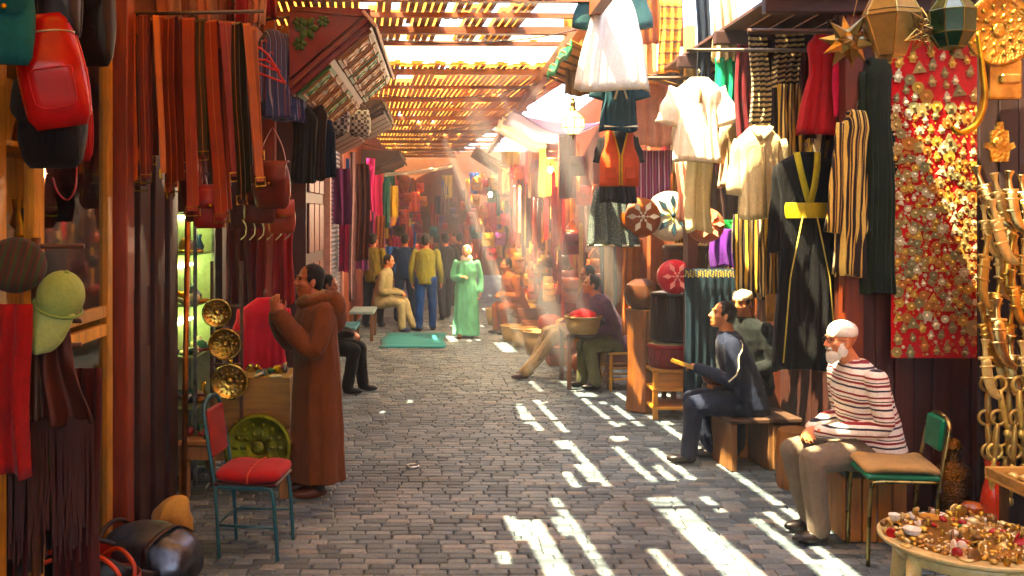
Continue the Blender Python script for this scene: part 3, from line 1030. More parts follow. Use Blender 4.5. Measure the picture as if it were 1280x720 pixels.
# ------------------------------------------------------------------ builders: goods
def cloth_mesh(width, length, mat, folds=4, amp=.03, seed=0, taper=1.0, t=.007, nx=26, nz=14, bottom=None, gather=1.0, name='hanging_cloth'):
    """a hanging cloth, top edge at z = 0; bottom(u) gives the extra length of the hem"""
    r = random.Random(seed)
    ph, ph2 = r.uniform(0, 6), r.uniform(0, 6)
    rings = []
    for i in range(nz + 1):
        tt = i / nz
        fr, bk = [], []
        for j in range(nx + 1):
            u = j / nx
            w = width * (1 + (taper - 1) * tt) * (gather + (1 - gather) * min(1, tt * 3))
            x = (u - .5) * w + .012 * math.sin(5 * tt + ph)
            a = amp * (.35 + .65 * min(1, tt * 1.5))
            y = a * math.sin(2 * PI * folds * u + ph + .8 * math.sin(3 * tt + ph2)) + .4 * a * math.sin(2 * PI * folds * 1.7 * u + ph2)
            ln = length + (bottom(u) if bottom else .015 * math.sin(7 * u + ph))
            z = -ln * tt
            fr.append(Vector((x, y - t / 2, z)))
            bk.append(Vector((x, y + t / 2, z)))
        rings.append(fr + bk[::-1])
    mb = MB().ring_loft(rings)
    return mb.mesh(name, mat, True)
def hang_cloth(name, loc, width, length, mat, label, cat='cloth', yaw=0, group=None, **kw):
    o = link(name, cloth_mesh(width, length, mat, name=name, **kw), None, loc, (0, 0, yaw))
    return tag(o, label, cat, group)
def hook(parent, z0=0.0, h=.09, w=0.0, mat=None):
    mb = MB()
    pts = [(0, 0, z0 - .02), (0, 0, z0 + h * .5)] + [(.02 * math.sin(a), 0, z0 + h * .75 - .02 * math.cos(a) * -1 - .02) for a in (0.6, 1.4, 2.2, 3.0)]
    mb.tube(pts, .0035, 6)
    if w:
        mb.tube(catmull([(-w, 0, z0 - .09), (-w * .5, 0, z0 - .04), (0, 0, z0 - .015), (w * .5, 0, z0 - .04), (w, 0, z0 - .09)], 3), .008, 6)
    return mb.build('hanger', mat or metal('#8a8070', .4), parent, True)
def garment(name, loc, length, shoulder, hem, mat, label, cat, yaw=0, sleeve=None, slv_mat=None, depth=.05, folds=6, amp=.02, seed=0, group=None, waist=None, neck=.07, straps=False, hang=True, tilt=0):
    """a tunic, shirt or dress on a hanger; loc = neck point"""
    r = random.Random(seed)
    ph = r.uniform(0, 6)
    rowsd = [(0, neck, .028), (-.022, neck * 1.35, .04), (-.05, shoulder * .72, .05), (-.085, shoulder * .95, .058), (-.125, shoulder, .065), (-.21, shoulder * .93, depth), (-.32, (waist or shoulder * .9), depth)]
    k = 9
    w0 = rowsd[-1][1]
    for i in range(1, k + 1):
        t = i / k
        rowsd.append((-.32 - (length - .32) * t, w0 + (hem - w0) * t ** .8, depth * (1 + .25 * t)))
    rings = []
    N = 60
    for (z, w, d) in rowsd:
        t = max(0, min(1, (-z - .15) / max(.05, length - .15)))
        ring = []
        for j in range(N):
            q = 2 * PI * j / N
            cx_, sy = math.cos(q), math.sin(q)
            x = w * (abs(cx_) ** .8) * (1 if cx_ >= 0 else -1)
            yy = d * (abs(sy) ** .7) * (1 if sy >= 0 else -1)
            yy += amp * t * math.sin(folds * PI * x / max(w, .01) + ph + (1.3 if sy > 0 else 0)) * (1 if abs(sy) > .2 else .3) + amp * .5 * t * math.sin(folds * 2.3 * PI * x / max(w, .01) + ph * 2)
            zz = z + (.012 * math.sin(3 * q + ph) if z < -length * .8 else 0)
            ring.append(Vector((x + .01 * math.sin(6 * z + ph), yy, zz)))
        rings.append(ring)
    mb = MB().ring_loft(rings)
    root = mb.build(name, mat, None, True, loc)
    root.rotation_euler = (0, tilt, yaw)
    tag(root, label, cat, group)
    if sleeve:
        ln, ang, w = sleeve
        for sx in (-1, 1):
            m2 = MB()
            P = []
            for i in range(8):
                t = i / 7
                a = ang * (1 - .25 * t)
                P.append(Vector((sx * (shoulder * .80 + math.sin(a) * ln * t), .012 * math.sin(4 * t + ph), -.105 - math.cos(a) * ln * t)))
            rr = [w * (1.0 + .12 * (i / 7) + .1 * math.sin(i * 1.7 + ph)) for i in range(8)]
            m2.tube(P, rr, 16, sx=1.0, sy=.38, up=(1, 0, .4 * sx))
            m2.build('sleeve', slv_mat or mat, root, True)
    if hang:
        hook(root, 0.0, .1)
    return root
def belt(loc, length, width, mat, label, yaw=0, tilt=0, group='leather belts and straps on the left rail', buck='#b9963f', gap=.03):
    root = empty('leather_belt', loc, (0, tilt, yaw), label, 'belt', group)
    pts = [(0, -gap, -length)] + [(0, -gap * (1 - .2 * math.sin(i)), -length * (1 - i / 8)) for i in range(1, 8)] + [(0, -gap * .6, -.01), (0, 0, .008), (0, gap * .6, -.01)] + \
          [(0, gap * (1 - .15 * math.sin(i * 2)), -length * .96 * i / 8) for i in range(1, 9)]
    MB().strip(pts, width, .005, (1, 0, 0)).build('strap', mat, root)
    st = MB()
    for sx in ((-1, 1) if width < .05 else (0,)):
        st.strip([(sx * width * .38, p[1] - .0045 * (1 if p[1] <= 0 else -1), p[2]) for p in pts[:9]], .004, .003, (1, 0, 0))
    st.build('stitching', leather('#a8642a', .6), root)
    b_ = MB().tube([(sx * width * .62, -gap, -length + dz) for sx, dz in ((-1, -.03), (1, -.03), (1, .025), (-1, .025))], .005, 6, closed=True)
    b_.build('buckle', metal(buck, .25), root)
    return root
def bag(name, loc, w, h, d, mat, label, yaw=0, strap=.3, flap=True, cat='bag', group=None, strap_mat=None, puff=.5, sag=.1, tilt=0, seed=0):
    """a soft bag hanging by its strap; loc = top of the strap"""
    r = random.Random(seed)
    root = empty(name, loc, (0, tilt, yaw), label, cat, group)
    rings = []
    N = 28
    for i in range(13):
        t = i / 12
        k = (math.sin(PI * (.12 + .86 * t)) ** puff) if t < 1 else .2
        kk = .82 + .18 * math.sin(PI * t) + sag * t
        ring = []
        for j in range(N):
            q = 2 * PI * j / N
            cx_, sy = math.cos(q), math.sin(q)
            ring.append(Vector((w / 2 * kk * (abs(cx_) ** .6) * (1 if cx_ > 0 else -1) * (1 if t < .97 else .85) * (1 + .03 * mnoise.noise(Vector((q, t * 4, seed)))),
                                d / 2 * k * (abs(sy) ** .8) * (1 if sy > 0 else -1) * (1 + .15 * mnoise.noise(Vector((q * 2, t * 5, seed + 3)))), -strap - h * t)))
        rings.append(ring)
    MB().ring_loft(rings).build('pouch', mat, root, True)
    if flap:
        pts = [(0, d * .25, -strap + .005), (0, 0, -strap + .018), (0, -d * .42, -strap - h * .06), (0, -d * .56, -strap - h * .3), (0, -d * .57, -strap - h * .52)]
        MB().strip(catmull(pts, 4), [w * .93] * 14 + [w * .86, w * .7, w * .45], .007, (1, 0, 0)).build('flap', mat, root, True)
        MB().lathe([(.001, 0), (.013, .002), (.011, .007), (.001, .008)], 12, 0, Matrix.Translation((0, -d * .6, -strap - h * .45)) @ Matrix.Rotation(PI / 2, 4, 'X')).build('clasp', metal('#c79a3c', .25), root, True)
    if not flap:
        fy = lambda u, t: -d / 2 * (math.sin(PI * (.12 + .86 * t)) ** puff) * (1 - abs(u) ** 2.5) ** .45 - .004
        MB().tube([(u * w / 2 * .95, fy(u * .95, .16 + .03 * u * u), -strap - h * (.16 + .03 * u * u)) for u in [k_ / 8 - 1 for k_ in range(17)]], .0045, 6).build('zip', metal('#b0a890', .35), root, True)
        rg = rings
        for jx in (0, N // 2):
            MB().tube([r_[jx] * 1.0 for r_ in rg[:-1]], .006, 6).build('seam', mat, root, True)
        pk = [(u * w * .34, fy(u * .68, t_) - .006, -strap - h * t_) for u, t_ in ((-1, .5), (-1, .62), (-.95, .78), (-.6, .83), (0, .84), (.6, .83), (.95, .78), (1, .62), (1, .5), (.5, .49), (0, .49), (-.5, .49))]
        MB().tube(pk, .004, 5, closed=True).build('pocket_seam', mat, root, True)
    if strap > .02:
        sm_ = strap_mat or mat
        P = catmull([(-w * .4, 0, -strap - h * .05), (-w * .3, 0, -strap * .55), (-.02, 0, -.02), (0, 0, 0), (.02, 0, -.02), (w * .3, 0, -strap * .55), (w * .4, 0, -strap - h * .05)], 4)
        MB().strip(P, .022, .005, (0, 1, 0)).build('strap', sm_, root, True)
    return root
def dish(name, loc, rad, mat, label, yaw=0, tilt=0.1, cat='plate', group=None, rim_mat=None):
    """a round embossed plate standing upright, face to -Y"""
    root = empty(name, loc, (tilt, 0, yaw), label, cat, group)
    Mx = Matrix.Rotation(PI / 2, 4, 'X')
    MB().lathe([(rad, .012), (rad * .99, .020), (rad * .86, .010), (rad * .78, .0), (rad * .4, -.004), (.001, -.002), (.001, -.010), (rad * .8, -.010), (rad, .006)], 40, 0, Mx, cap=False).build('dish', mat, root, True)
    ro = MB()
    for rr, kk in ((.66, 14), (.42, 10)):
        for i in range(kk):
            q = 2 * PI * i / kk
            ro.ellipsoid((math.cos(q) * rad * rr, -.004, math.sin(q) * rad * rr), (rad * .09, .006, rad * .055), 8, 6, 0, Matrix.Rotation(-q, 4, 'Y'))
    ro.ellipsoid((0, -.003, 0), (rad * .2, .008, rad * .2), 12, 6)
    tag(ro.build('embossing', rim_mat or mat, root, True), kind='stuff')
    return root
def lathe_thing(name, loc, prof, mat, label, cat, n=24, group=None, rip=0, ripn=8, rot=None):
    o = MB().lathe(prof, n, rip=rip, ripn=ripn).build(name, mat, None, False, loc)
    sm(o, 35)
    if rot: o.rotation_euler = rot
    return tag(o, label, cat, group)
def rail(p0, p1, r=.012, label='thin metal rail carrying hanging goods', mat=None, name='hanging_rail'):
    p0, p1 = Vector(p0), Vector(p1)
    c = (p0 + p1) / 2
    return tag(MB().tube([p0 - c, p1 - c], r, 8).build(name, mat or metal('#6a6258', .5), None, True, c), label, 'rail')
def planks(root, x0, x1, y0, y1, z0, z1, mat, n, axis='Y', name='plank', jit=.006, gap=.006):
    """vertical boards side by side"""
    r = random.Random(n * 7 + int(z1 * 10))
    for i in range(n):
        dz = r.uniform(-jit, jit) * 3
        if axis == 'Y':
            w = (y1 - y0) / n
            MB().box((0, 0, 0), (x1 - x0 + r.uniform(0, jit), w - gap, z1 - z0 + dz), bev=.004).build(name, mat, root, loc=((x0 + x1) / 2 + r.uniform(-jit, jit), y0 + w * (i + .5), (z0 + z1) / 2))
        else:
            w = (x1 - x0) / n
            MB().box((0, 0, 0), (w - gap, y1 - y0 + r.uniform(0, jit), z1 - z0 + dz), bev=.004).build(name, mat, root, loc=(x0 + w * (i + .5), (y0 + y1) / 2 + r.uniform(-jit, jit), (z0 + z1) / 2))
def lamp_bulb(loc, power, label, col=(1.0, .76, .46), rad=.035):
    root = empty('light_bulb', loc, None, label, 'bulb', None)
    MB().ellipsoid((0, 0, 0), (rad, rad, rad * 1.25), 14, 10).build('globe', glow('#ffd9a0', 25), root, True)
    MB().tube([(0, 0, rad * 1.1), (0, 0, rad * 1.1 + .05)], .014, 8).build('socket', paint('#2a211a'), root, True)
    MB().tube([(0, 0, rad * 1.1 + .05), (0, 0, .6)], .003, 5).build('cord', paint('#1a1512'), root)
    ld = bpy.data.lights.new('bulb_light', 'POINT')
    ld.energy = power; ld.color = col; ld.shadow_soft_size = rad * 1.3
    lo = bpy.data.objects.new('bulb_light', ld); COL.objects.link(lo); lo.parent = root; lo.location = (0, 0, -.06)
    return root

# ------------------------------------------------------------------ left-hand row
BR = ['#7a3010', '#8a3a14', '#5a1f0c', '#9a4a1a', '#6a2a10', '#3a170c', '#a8561e']
# glazed cabinet along the lane
cab = empty('glass_cabinet', (-2.2, 5.1, 0), None, 'tall glazed display cabinet with yellow wooden frame at the left edge', 'cabinet')
yw = wood('#c09448', .45)
YX = -2.2; Y0c = 5.1
def cpart(name, x0, x1, y0, y1, z0, z1, mat, bev=.004):
    return MB().box((0, 0, 0), (x1 - x0, y1 - y0, z1 - z0), bev=bev).build(name, mat, cab, loc=((x0 + x1) / 2 - YX, (y0 + y1) / 2 - Y0c, (z0 + z1) / 2))
cpart('back_panel', -2.5, -2.47, 4.3, 5.85, .02, 3.3, wood('#d0aa60', .6))
cpart('side_panel', -2.5, -2.0, 5.83, 5.86, .02, 3.3, yw)
cpart('side_panel', -2.5, -2.0, 4.28, 4.31, .02, 3.3, yw)
for (ya, yb) in ((4.32, 4.40), (4.70, 4.82), (5.74, 5.825)):
    cpart('stile', -2.04, -1.985, ya, yb, .02, 3.3, yw)
for z in (.06, 1.42, 1.53, 3.25):
    cpart('rail', -2.035, -1.99, 4.825, 5.735, z - .035, z + .035, yw)
for z in (.43, .8, 1.2, 1.96, 2.45, 2.9):
    cpart('shelf', -2.465, -2.06, 4.32, 5.82, z - .014, z + .014, yw)
for (za, zb) in ((.10, 1.38), (1.57, 3.2)):
    cpart('pane', -2.018, -2.012, 4.83, 5.73, za, zb, glass('#e8f2ea'), 0)
r = random.Random(3)
for z in (.43, .8, 1.2, 1.96, 2.45, 2.9):
    for yy in (4.95, 5.15, 5.35, 5.55, 5.7):
        if r.random() < .8:
            h = r.uniform(.12, .24)
            lathe_thing('ornament', (-2.25 + r.uniform(-.1, .1), yy, z + .0145), [(.04, 0), (.05, h * .1), (.03 + r.random() * .04, h * .4), (.02, h * .7), (.03, h)],
                        r.choice([paint('#2a4a6a'), paint('#8a1a1a'), metal('#a8803a'), paint('#c8c0a8'), paint('#1a1a1a')]), 'small ornament on a shelf inside the glazed cabinet', 'ornament', 14, 'ornaments in the glazed cabinet')
# orange post
tag(MB().box((0, 0, 2.0), (.12, .13, 4.0), bev=.008).build('wooden_post', wood('#8a3e14', .5), None, loc=(-1.99, 5.99, 0)), 'orange brown wooden post beside the glazed cabinet', 'post')
# dark folding shutters
sh = empty('folding_shutters', (-2.0, 6.7, 0), None, 'dark brown folded wooden shutters under the hanging belts', 'shutters')
for i in range(7):
    yy = 6.14 + i * .17
    w = MB().box((0, 0, 0), (.05, .155, 2.9), bev=.006).build('leaf', wood('#35160b', .5), sh, loc=(.03 * (i % 2), yy - 6.7, 1.47))
    if i % 2 == 0:
        for zc in (.7, 2.1):
            MB().box((.028, 0, zc - 1.45), (.012, .09, 1.0), bev=.004).build('panel', wood('#431d0e', .5), w)
# left back shop fronts
wall_block('shop_facade', -2.54, -1.62, 11.6, 13.3, -.02, 4.15, wood('#4a1c0d', .55), 'dark red brown wooden shop front behind the robed man', 'shop front')
dr = empty('panelled_door', (-1.62, 12.4, 0), None, 'panelled dark wooden door of the shop behind the robed man', 'door')
for i in range(3):
    for j in range(4):
        MB().box((0, 0, 0), (.03, .42, .62), bev=.01).build('panel', wood('#5a2412', .5), dr, loc=(.017, -.5 + i * .5, .45 + j * .75))
# roller shutter
rs = empty('roller_shutter', (-1.6, 14.3, 0), None, 'grey ribbed roller shutter of the closed shop on the left', 'shutter')
for i in range(46):
    MB().tube([(0, -.75, 0), (0, .75, 0)], .034, 6).build('slat', metal('#8d8a94', .55), rs, loc=(-.0, 0, .1 + i * .066))
MB().box((0, 0, 0), (.1, .1, 3.5)).build('post', paint('#b88a80', .6), rs, loc=(.02, .85, 1.75))
MB().box((0, 0, 0), (.1, .1, 3.5)).build('post', paint('#b88a80', .6), rs, loc=(.02, -.85, 1.75))
wall_block('shop_facade', -2.54, -1.66, 13.45, 34, -.02, 4.15, plaster('#7a3a22', 'far_red_plaster'), 'reddish plastered shop fronts receding along the far left')

# rail with leather belts and straps
rail(at(150, 18, 6.1), at(330, 14, 6.1), label='metal rail carrying the leather belts beside the orange post')
r = random.Random(11)
belts = [(166, '#b85a1c', .042, 1.06, 'orange tan'), (180, '#6a2a10', .05, 1.04, 'dark engraved brown'), (195, '#b8701e', .035, 1.0, 'golden yellow'), (214, '#6e2e10', .09, 1.08, 'wide chestnut'),
         (236, '#8a3c12', .07, 1.22, 'reddish tan'), (252, '#3a2e14', .055, .86, 'olive green'), (264, '#9a4212', .08, 1.25, 'bright rust'), (281, '#6e2410', .075, .98, 'oxblood'), (296, '#2a2410', .06, 1.12, 'near black'), (308, '#8a4a18', .045, 1.0, 'tobacco'),
         (172, '#4a1a0a', .06, 1.1, 'deep mahogany'), (205, '#93401a', .04, 1.12, 'copper'), (226, '#5f260e', .05, .95, 'coffee'), (272, '#521c0c', .06, 1.1, 'burgundy'), (290, '#a04a16', .04, .9, 'amber')]
for i, (px, hx, w, ln, nm) in enumerate(belts):
    p = at(px, 17 + 14 * (px - 160) / 150, 6.1 + (.05 if i >= 10 else 0))
    belt(p, ln, w * 1.1, leather(hx, .45, .15), nm + ' leather belt hanging looped on the left rail', yaw=r.uniform(-.6, .6), tilt=-.02 - .05 * (px - 160) / 150 + r.uniform(-.02, .02))
    belt(p + Vector((r.uniform(.02, .05), .07 + r.uniform(0, .08), -.01)), ln * r.uniform(.8, 1.05), w * .9, leather(hx, .45, .15), nm + ' leather belt in the back row of the left rail', yaw=r.uniform(-.6, .6), tilt=-.03 * (px - 160) / 150 + r.uniform(-.03, .03))
for (px, py, Y, w, h, hx, nm) in ((262, 225, 6.15, .2, .26, '#8a2a10', 'rust brown'), (245, 210, 6.2, .16, .3, '#5a1a0c', 'dark oxblood'), (340, 205, 7.6, .30, .36, '#74300f', 'chestnut'), (325, 235, 7.8, .26, .3, '#5a2410', 'walnut brown'), (352, 255, 7.9, .22, .26, '#8a3c16', 'tan brown')):
    bag('leather_bag', at(px, py - 45, Y), w, h, .1, leather(hx), nm + ' leather shoulder bag hanging near the brass plates', yaw=r.uniform(-.4, .4), strap=.28, seed=px)

# bags at the very left edge
M_RED = leather('#b3101c', .18)
bag('backpack', at(46, -8, 4.25), .27, .5, .17, M_RED, 'shiny red bag hanging top left', yaw=.25, strap=.10, flap=False, tilt=-.18, puff=.6, seed=1)
bag('backpack', at(66, 70, 4.45), .3, .42, .2, cloth('#10131a', .6), 'black rucksack hanging below the shiny red bag', yaw=-.2, strap=.10, flap=True, seed=2)
bag('shoulder_bag', at(8, -60, 4.1), .22, .42, .14, cloth('#1e6a78', .7), 'turquoise bag with yellow trim at the top left corner', yaw=.3, strap=.06, flap=True, seed=3)
bag('shoulder_bag', at(72, -70, 4.3), .2, .38, .16, leather('#2a2733', .3), 'dark grey bag hanging beside the turquoise one', yaw=.1, strap=.06, flap=False, seed=4)
bag('shoulder_bag', at(112, -70, 4.7), .24, .52, .16, leather('#1c120e', .4), 'black leather bag hanging before the glazed cabinet', yaw=-.1, strap=.08, flap=True, seed=5)
bag('pouch', at(102, 70, 4.75), .1, .32, .06, cloth('#9a0f18', .6), 'small red pouch hanging on a long strap before the cabinet', yaw=.1, strap=.20, flap=False, seed=6)
MB_ = MB().strip(catmull([at(66, 222, 4.6), at(72, 240, 4.58), at(84, 250, 4.57), at(94, 236, 4.58), at(96, 205, 4.6)], 4), .02, .004, (0, 1, 0))
tag(MB_.build('red_strap', leather('#8a1018'), None, True), 'loop of red strap dangling below the small red pouch', 'strap')
# headwear stand: beret and cap
hat = MB()
hat.lathe([(.02, .10), (.09, .095), (.125, .06), (.13, .02), (.105, -.03), (.095, -.05)], 28)
hb = hat.build('beret', striped([(0, '#1f3a20'), (.3, '#3a1410'), (.6, '#14281a'), (.8, '#4a1a14')], .05, 'X'), None, True, at(20, 335, 4.3))
hb.rotation_euler = (1.1, .2, .3); tag(hb, 'dark green and maroon patterned hat at the left edge', 'hat')
cp = empty('cap', at(72, 385, 4.35), (.25, .35, 0), 'pale green cap with a long bill hanging on its stand', 'cap')
c1 = MB().ellipsoid((0, 0, .06), (.105, .10, .12), 20, 14); c1.build('crown', cloth('#8fa868', .7), cp, True)
bl = MB()
rings = []
for i in range(12):
    t = i / 11
    w = .098 * (1 - .1 * t) * math.sqrt(max(0.03, 1 - (t * .985) ** 4))
    row = [Vector((w * u, -.075 - .05 * t + .035 * u * u, .02 - .21 * t)) for u in (-1, -.6, -.2, .2, .6, 1)]
    rings.append(row + [p_ + Vector((0, .007, 0)) for p_ in row[::-1]])
bl.ring_loft(rings).build('bill', cloth('#a3b878', .7), cp, True)
MB().tube([(.106 * math.cos(q), .101 * math.sin(q), .005) for q in (2 * PI * i / 24 for i in range(24))], .008, 7, closed=True).build('band', cloth('#7a9458', .7), cp, True)
MB().ellipsoid((0, 0, .182), (.012, .012, .008), 10, 6).build('button', cloth('#7a9458'), cp, True)

# wooden stand carrying hats and shawls
hs = empty('clothes_stand', (-1.86, 4.42, 0), None, 'wooden stand under the hats and the fringed shawl', 'stand')
MB().tube([(0, 0, 0), (0, 0, 2.0)], .022, 10).build('pole', wood('#4a2a14', .5), hs, True)
for z, a in ((1.96, .3), (1.62, -.2), (1.5, .5)):
    MB().tube([(-.25 * math.cos(a), -.1 * math.sin(a), z), (.22 * math.cos(a), .1 * math.sin(a), z)], .012, 8).build('arm', wood('#4a2a14', .5), hs, True)
hang_cloth('red_shawl', at(4, 380, 4.2), .22, .75, cloth('#86100e', .9), 'deep red cloth hanging below the patterned hat', seed=4, folds=3, amp=.03)
def fringe(u): return .02 * math.sin(40 * u)
sw = empty('fringed_shawl', at(58, 415, 4.4), (0, 0, .15), 'dark brown fringed leather poncho hanging below the green cap', 'poncho')
link('shawl_body', cloth_mesh(.20, .42, leather('#4a1f0f', .6), folds=2.5, amp=.05, seed=9, taper=2.1, name='shawl_body'), sw)
fr = MB(); r = random.Random(4)
for i in range(64):
    x = (i / 63 - .5) * .41
    y = .05 * math.sin(x * 30) * .8
    ln = r.uniform(.45, .68)
    fr.strip([(x, y, -.40), (x + r.uniform(-.01, .01), y + .01, -.40 - ln * .5), (x + r.uniform(-.02, .02), y + r.uniform(-.02, .02), -.40 - ln)], .008, .003, (1, 0, 0))
tag(fr.build('fringe', leather('#3d180b', .7), sw), kind='stuff')
for i, (px, hx, nm) in enumerate(((28, '#2b130b', 'espresso brown'), (95, '#3a0f0c', 'dark maroon'), (10, '#41100c', 'deep wine red'))):
    hang_cloth('long_scarf', at(px, 440 + 20 * i, 4.55), .22, 1.05, cloth(hx, .9), nm + ' cloth hanging behind the fringed poncho', seed=20 + i, folds=4, amp=.03)

# leather goods heaped on the ground, bottom left
silver = metal('#6a6e78', .34, .2)
pz = floor_at(175, 735)
pf = empty('leather_bag', (-1.62, 5.38, 0), (0, 0, -.35), 'shiny dark silver leather bag lying on the ground at bottom left', 'bag')
rings = []
for i in range(15):
    t = i / 14
    rr = .19 * (math.sin(PI * (.06 + .86 * t)) ** .45)
    rings.append([Vector(((t - .5) * .56, math.cos(q) * rr * (1 + .06 * math.sin(5 * q + t * 4)), .195 + math.sin(q) * rr * 1.02 * (1 + .05 * math.sin(7 * q + t * 6)))) for q in (2 * PI * j / 32 for j in range(32))])
MB().ring_loft(rings).build('body', silver, pf, True)
MB().tube([Vector((-.25, math.cos(q) * .165, .2 + math.sin(q) * .165)) for q in (2 * PI * i / 24 for i in range(24))], .014, 8, closed=True).build('rim', leather('#20130c'), pf, True)
MB().strip(catmull([(.1, -.18, .2), (.12, -.2, .32), (.15, 0, .38), (.17, .16, .3)], 5), .03, .006, (1, 0, 0)).build('strap', leather('#30180c'), pf, True)
bb = empty('leather_bag', (-1.83, 5.12, 0), (0, 0, .3), 'open black leather bag with red lining at bottom left', 'bag')
MB().lathe([(.15, .02), (.2, .05), (.215, .18), (.2, .3), (.19, .315), (.18, .30), (.185, .18), (.14, .06)], 32, 0, Matrix.Rotation(.45, 4, 'Y') @ Matrix.Diagonal((1.15, .8, 1, 1)), cap=False).build('body', leather('#17100c', .35), bb, True)
MB().lathe([(.178, .292), (.18, .18), (.13, .07), (.01, .06)], 28, 0, Matrix.Rotation(.45, 4, 'Y') @ Matrix.Diagonal((1.15, .8, 1, 1)), cap=False).build('lining', leather('#8a2418', .5), bb, True)
for i, (x, y, hx, rr, a) in enumerate(((-1.96, 4.90, '#a03c16', .17, .3), (-1.70, 4.93, '#b0451a', .15, -.4))):
    hbk = empty('handled_basket', (x, y, 0), (0, 0, a), ('rust' if i == 0 else 'orange') + ' leather basket bag with arched handle at the bottom left corner', 'bag')
    MB().lathe([(rr * .8, .0), (rr, .04), (rr * 1.1, .16), (rr * 1.06, .26), (rr * 1.0, .26), (rr * .95, .1)], 26, 0, None, cap=False).build('body', leather('#6a2410' if i else '#521a0c', .4), hbk, True)
    for sy in (-1, 1):
        MB().tube(catmull([(-rr * .8, sy * .05, .23), (-rr * .7, sy * .06, .31), (0, sy * .07, .37), (rr * .7, sy * .06, .31), (rr * .8, sy * .05, .23)], 5), .012, 8).build('handle', leather(hx, .3), hbk, True)
ck_ = MB(); rings = []
for i in range(17):
    th = PI * (i + (.05 if i == 0 else -.05 if i == 16 else 0)) / 16
    rings.append([Vector((math.sin(th) * math.cos(q) * .13, math.sin(th) * math.sin(q) * .10, -math.cos(th) * .22 + .22)) * 1.0 + Vector((math.sin(th) * math.cos(q), math.sin(th) * math.sin(q), 0)) * .05 * mnoise.noise(Vector((math.cos(q) * 2.2, math.sin(q) * 2.2, th * 2))) + Vector((.05 * (th / PI) ** 2, 0, 0)) for q in (2 * PI * j / 28 for j in range(28))])
ck_.ring_loft(rings)
o = ck_.build('cloth_bundle', cloth('#a08048', .95, .4), None, True, (-1.66, 5.72, 0)); o.rotation_euler = (0, .15, .3)
tag(o, 'crumpled tan cloth bundle behind the silver leather bag', 'bundle')

# chair with red cushion
teal = paint('#1e4a52', .3)
ch = empty('tube_chair', (-1.17, 6.05, 0), (0, 0, -.10), 'teal tubular steel chair with a red cushion on the left', 'chair')
for sy in (-1, 1):
    MB().tube(catmull([(.20, sy * .19, 0), (.19, sy * .19, .2), (.17, sy * .19, .40), (.14, sy * .19, .435), (0, sy * .19, .44), (-.17, sy * .19, .44)], 4), .0125, 8).build('leg', teal, ch, True)
    MB().tube(catmull([(-.17, sy * .17, 0), (-.185, sy * .17, .25), (-.20, sy * .17, .45), (-.25, sy * .165, .75), (-.275, sy * .15, .90), (-.28, sy * .09, .955)], 4), .0125, 8).build('leg', teal, ch, True)
MB().tube([(-.28, -.09, .955), (-.283, 0, .965), (-.28, .09, .955)], .0125, 8).build('top_rail', teal, ch, True)
MB().tube([(-.183, -.17, .2), (-.183, .17, .2)], .008, 6).build('stretcher', teal, ch, True)
for sy in (-1, 1):
    MB().tube([(-.175, sy * .17, .2), (.19, sy * .19, .2)], .008, 6).build('stretcher', teal, ch, True)
MB().box((-.005, 0, .455), (.40, .38, .025), bev=.01).build('seat', leather('#3a0f10', .5), ch)
cu = MB(); rings = []
for i, (k, z) in enumerate(((.90, .47), (1.0, .485), (1.02, .505), (.98, .525), (.8, .54), (.3, .545))):
    rings.append([Vector((.205 * k * (abs(math.cos(q)) ** .35) * (1 if math.cos(q) > 0 else -1), .2 * k * (abs(math.sin(q)) ** .35) * (1 if math.sin(q) > 0 else -1), z - (.012 if abs(math.cos(q)) < .15 else 0))) for q in (2 * PI * j / 40 for j in range(40))])
cu.ring_loft(rings).build('cushion', cloth('#8c1620', .8), ch, True)
MB().strip(catmull([(.02, -.212, .47), (.02, -.205, .53), (.02, 0, .549), (.02, .205, .53)], 4), .012, .004, (1, 0, 0)).build('tie', cloth('#b04a3a'), ch, True)
bp = MB(); bp.box((0, 0, 0), (.03, .28, .3), bev=.013)
b1 = bp.build('backrest', leather('#7a2a24', .5), ch, loc=(-.245, 0, .75)); b1.rotation_euler = (0, -.12, 0)

# brass stall: table, plates, trays
tb = empty('stall_table', (-1.52, 7.55, 0), (0, 0, .0), 'low wooden stall table with trinkets behind the red cushioned chair', 'table')
wd = wood('#8a6230', .6)
for (x, y) in ((-.38, -.4), (.36, -.4), (-.38, .4), (.36, .4)):
    MB().box((0, 0, 0), (.07, .07, .40), bev=.005).build('leg', wd, tb, loc=(x, y, .2))
MB().box((0, 0, 0), (.84, .92, .035), bev=.005).build('table_top', wood('#8a6230', .6, 1, 'X'), tb, loc=(0, 0, .42))
MB().box((0, 0, 0), (.8, .03, .1), bev=.004).build('apron', wd, tb, loc=(0, -.43, .34))
MB().box((0, 0, 0), (.62, .5, .4), bev=.006).build('crate', wood('#a07a3a', .6, 1, 'X'), tb, loc=(.04, .18, .64))
brass = metal('#b09250', .28, .3, .5, 60)
brass2 = metal('#c0a560', .25, .3, .35, 35)
dish('brass_plate', at(271, 391, 7.35), .112, brass2, 'round brass plate with plain rim, uppermost of the three on the stall', .15)
dish('brass_plate', at(281, 430, 7.33), .125, brass, 'round brass plate with flower pattern, middle of the three on the stall', .1)
dish('brass_plate', at(287, 477, 7.30), .14, brass2, 'round brass plate, lowest of the three above the trinket table', .12)
dish('brass_tray', at(322, 560, 7.08), .25, metal('#6a6a2c', .4, .2, .3, 30), 'large round brass tray leaning on the stall behind the chair', .0, -.12, 'tray')
rack = empty('plate_rack', (-1.64, 7.45, 0), None, 'thin wooden rack holding the three brass plates', 'rack')
for x in (-.13, .10):
    MB().box((0, 0, 0), (.025, .02, 1.75), bev=.003).build('upright', wood('#5a3a1a'), rack, loc=(x, 0, .875))
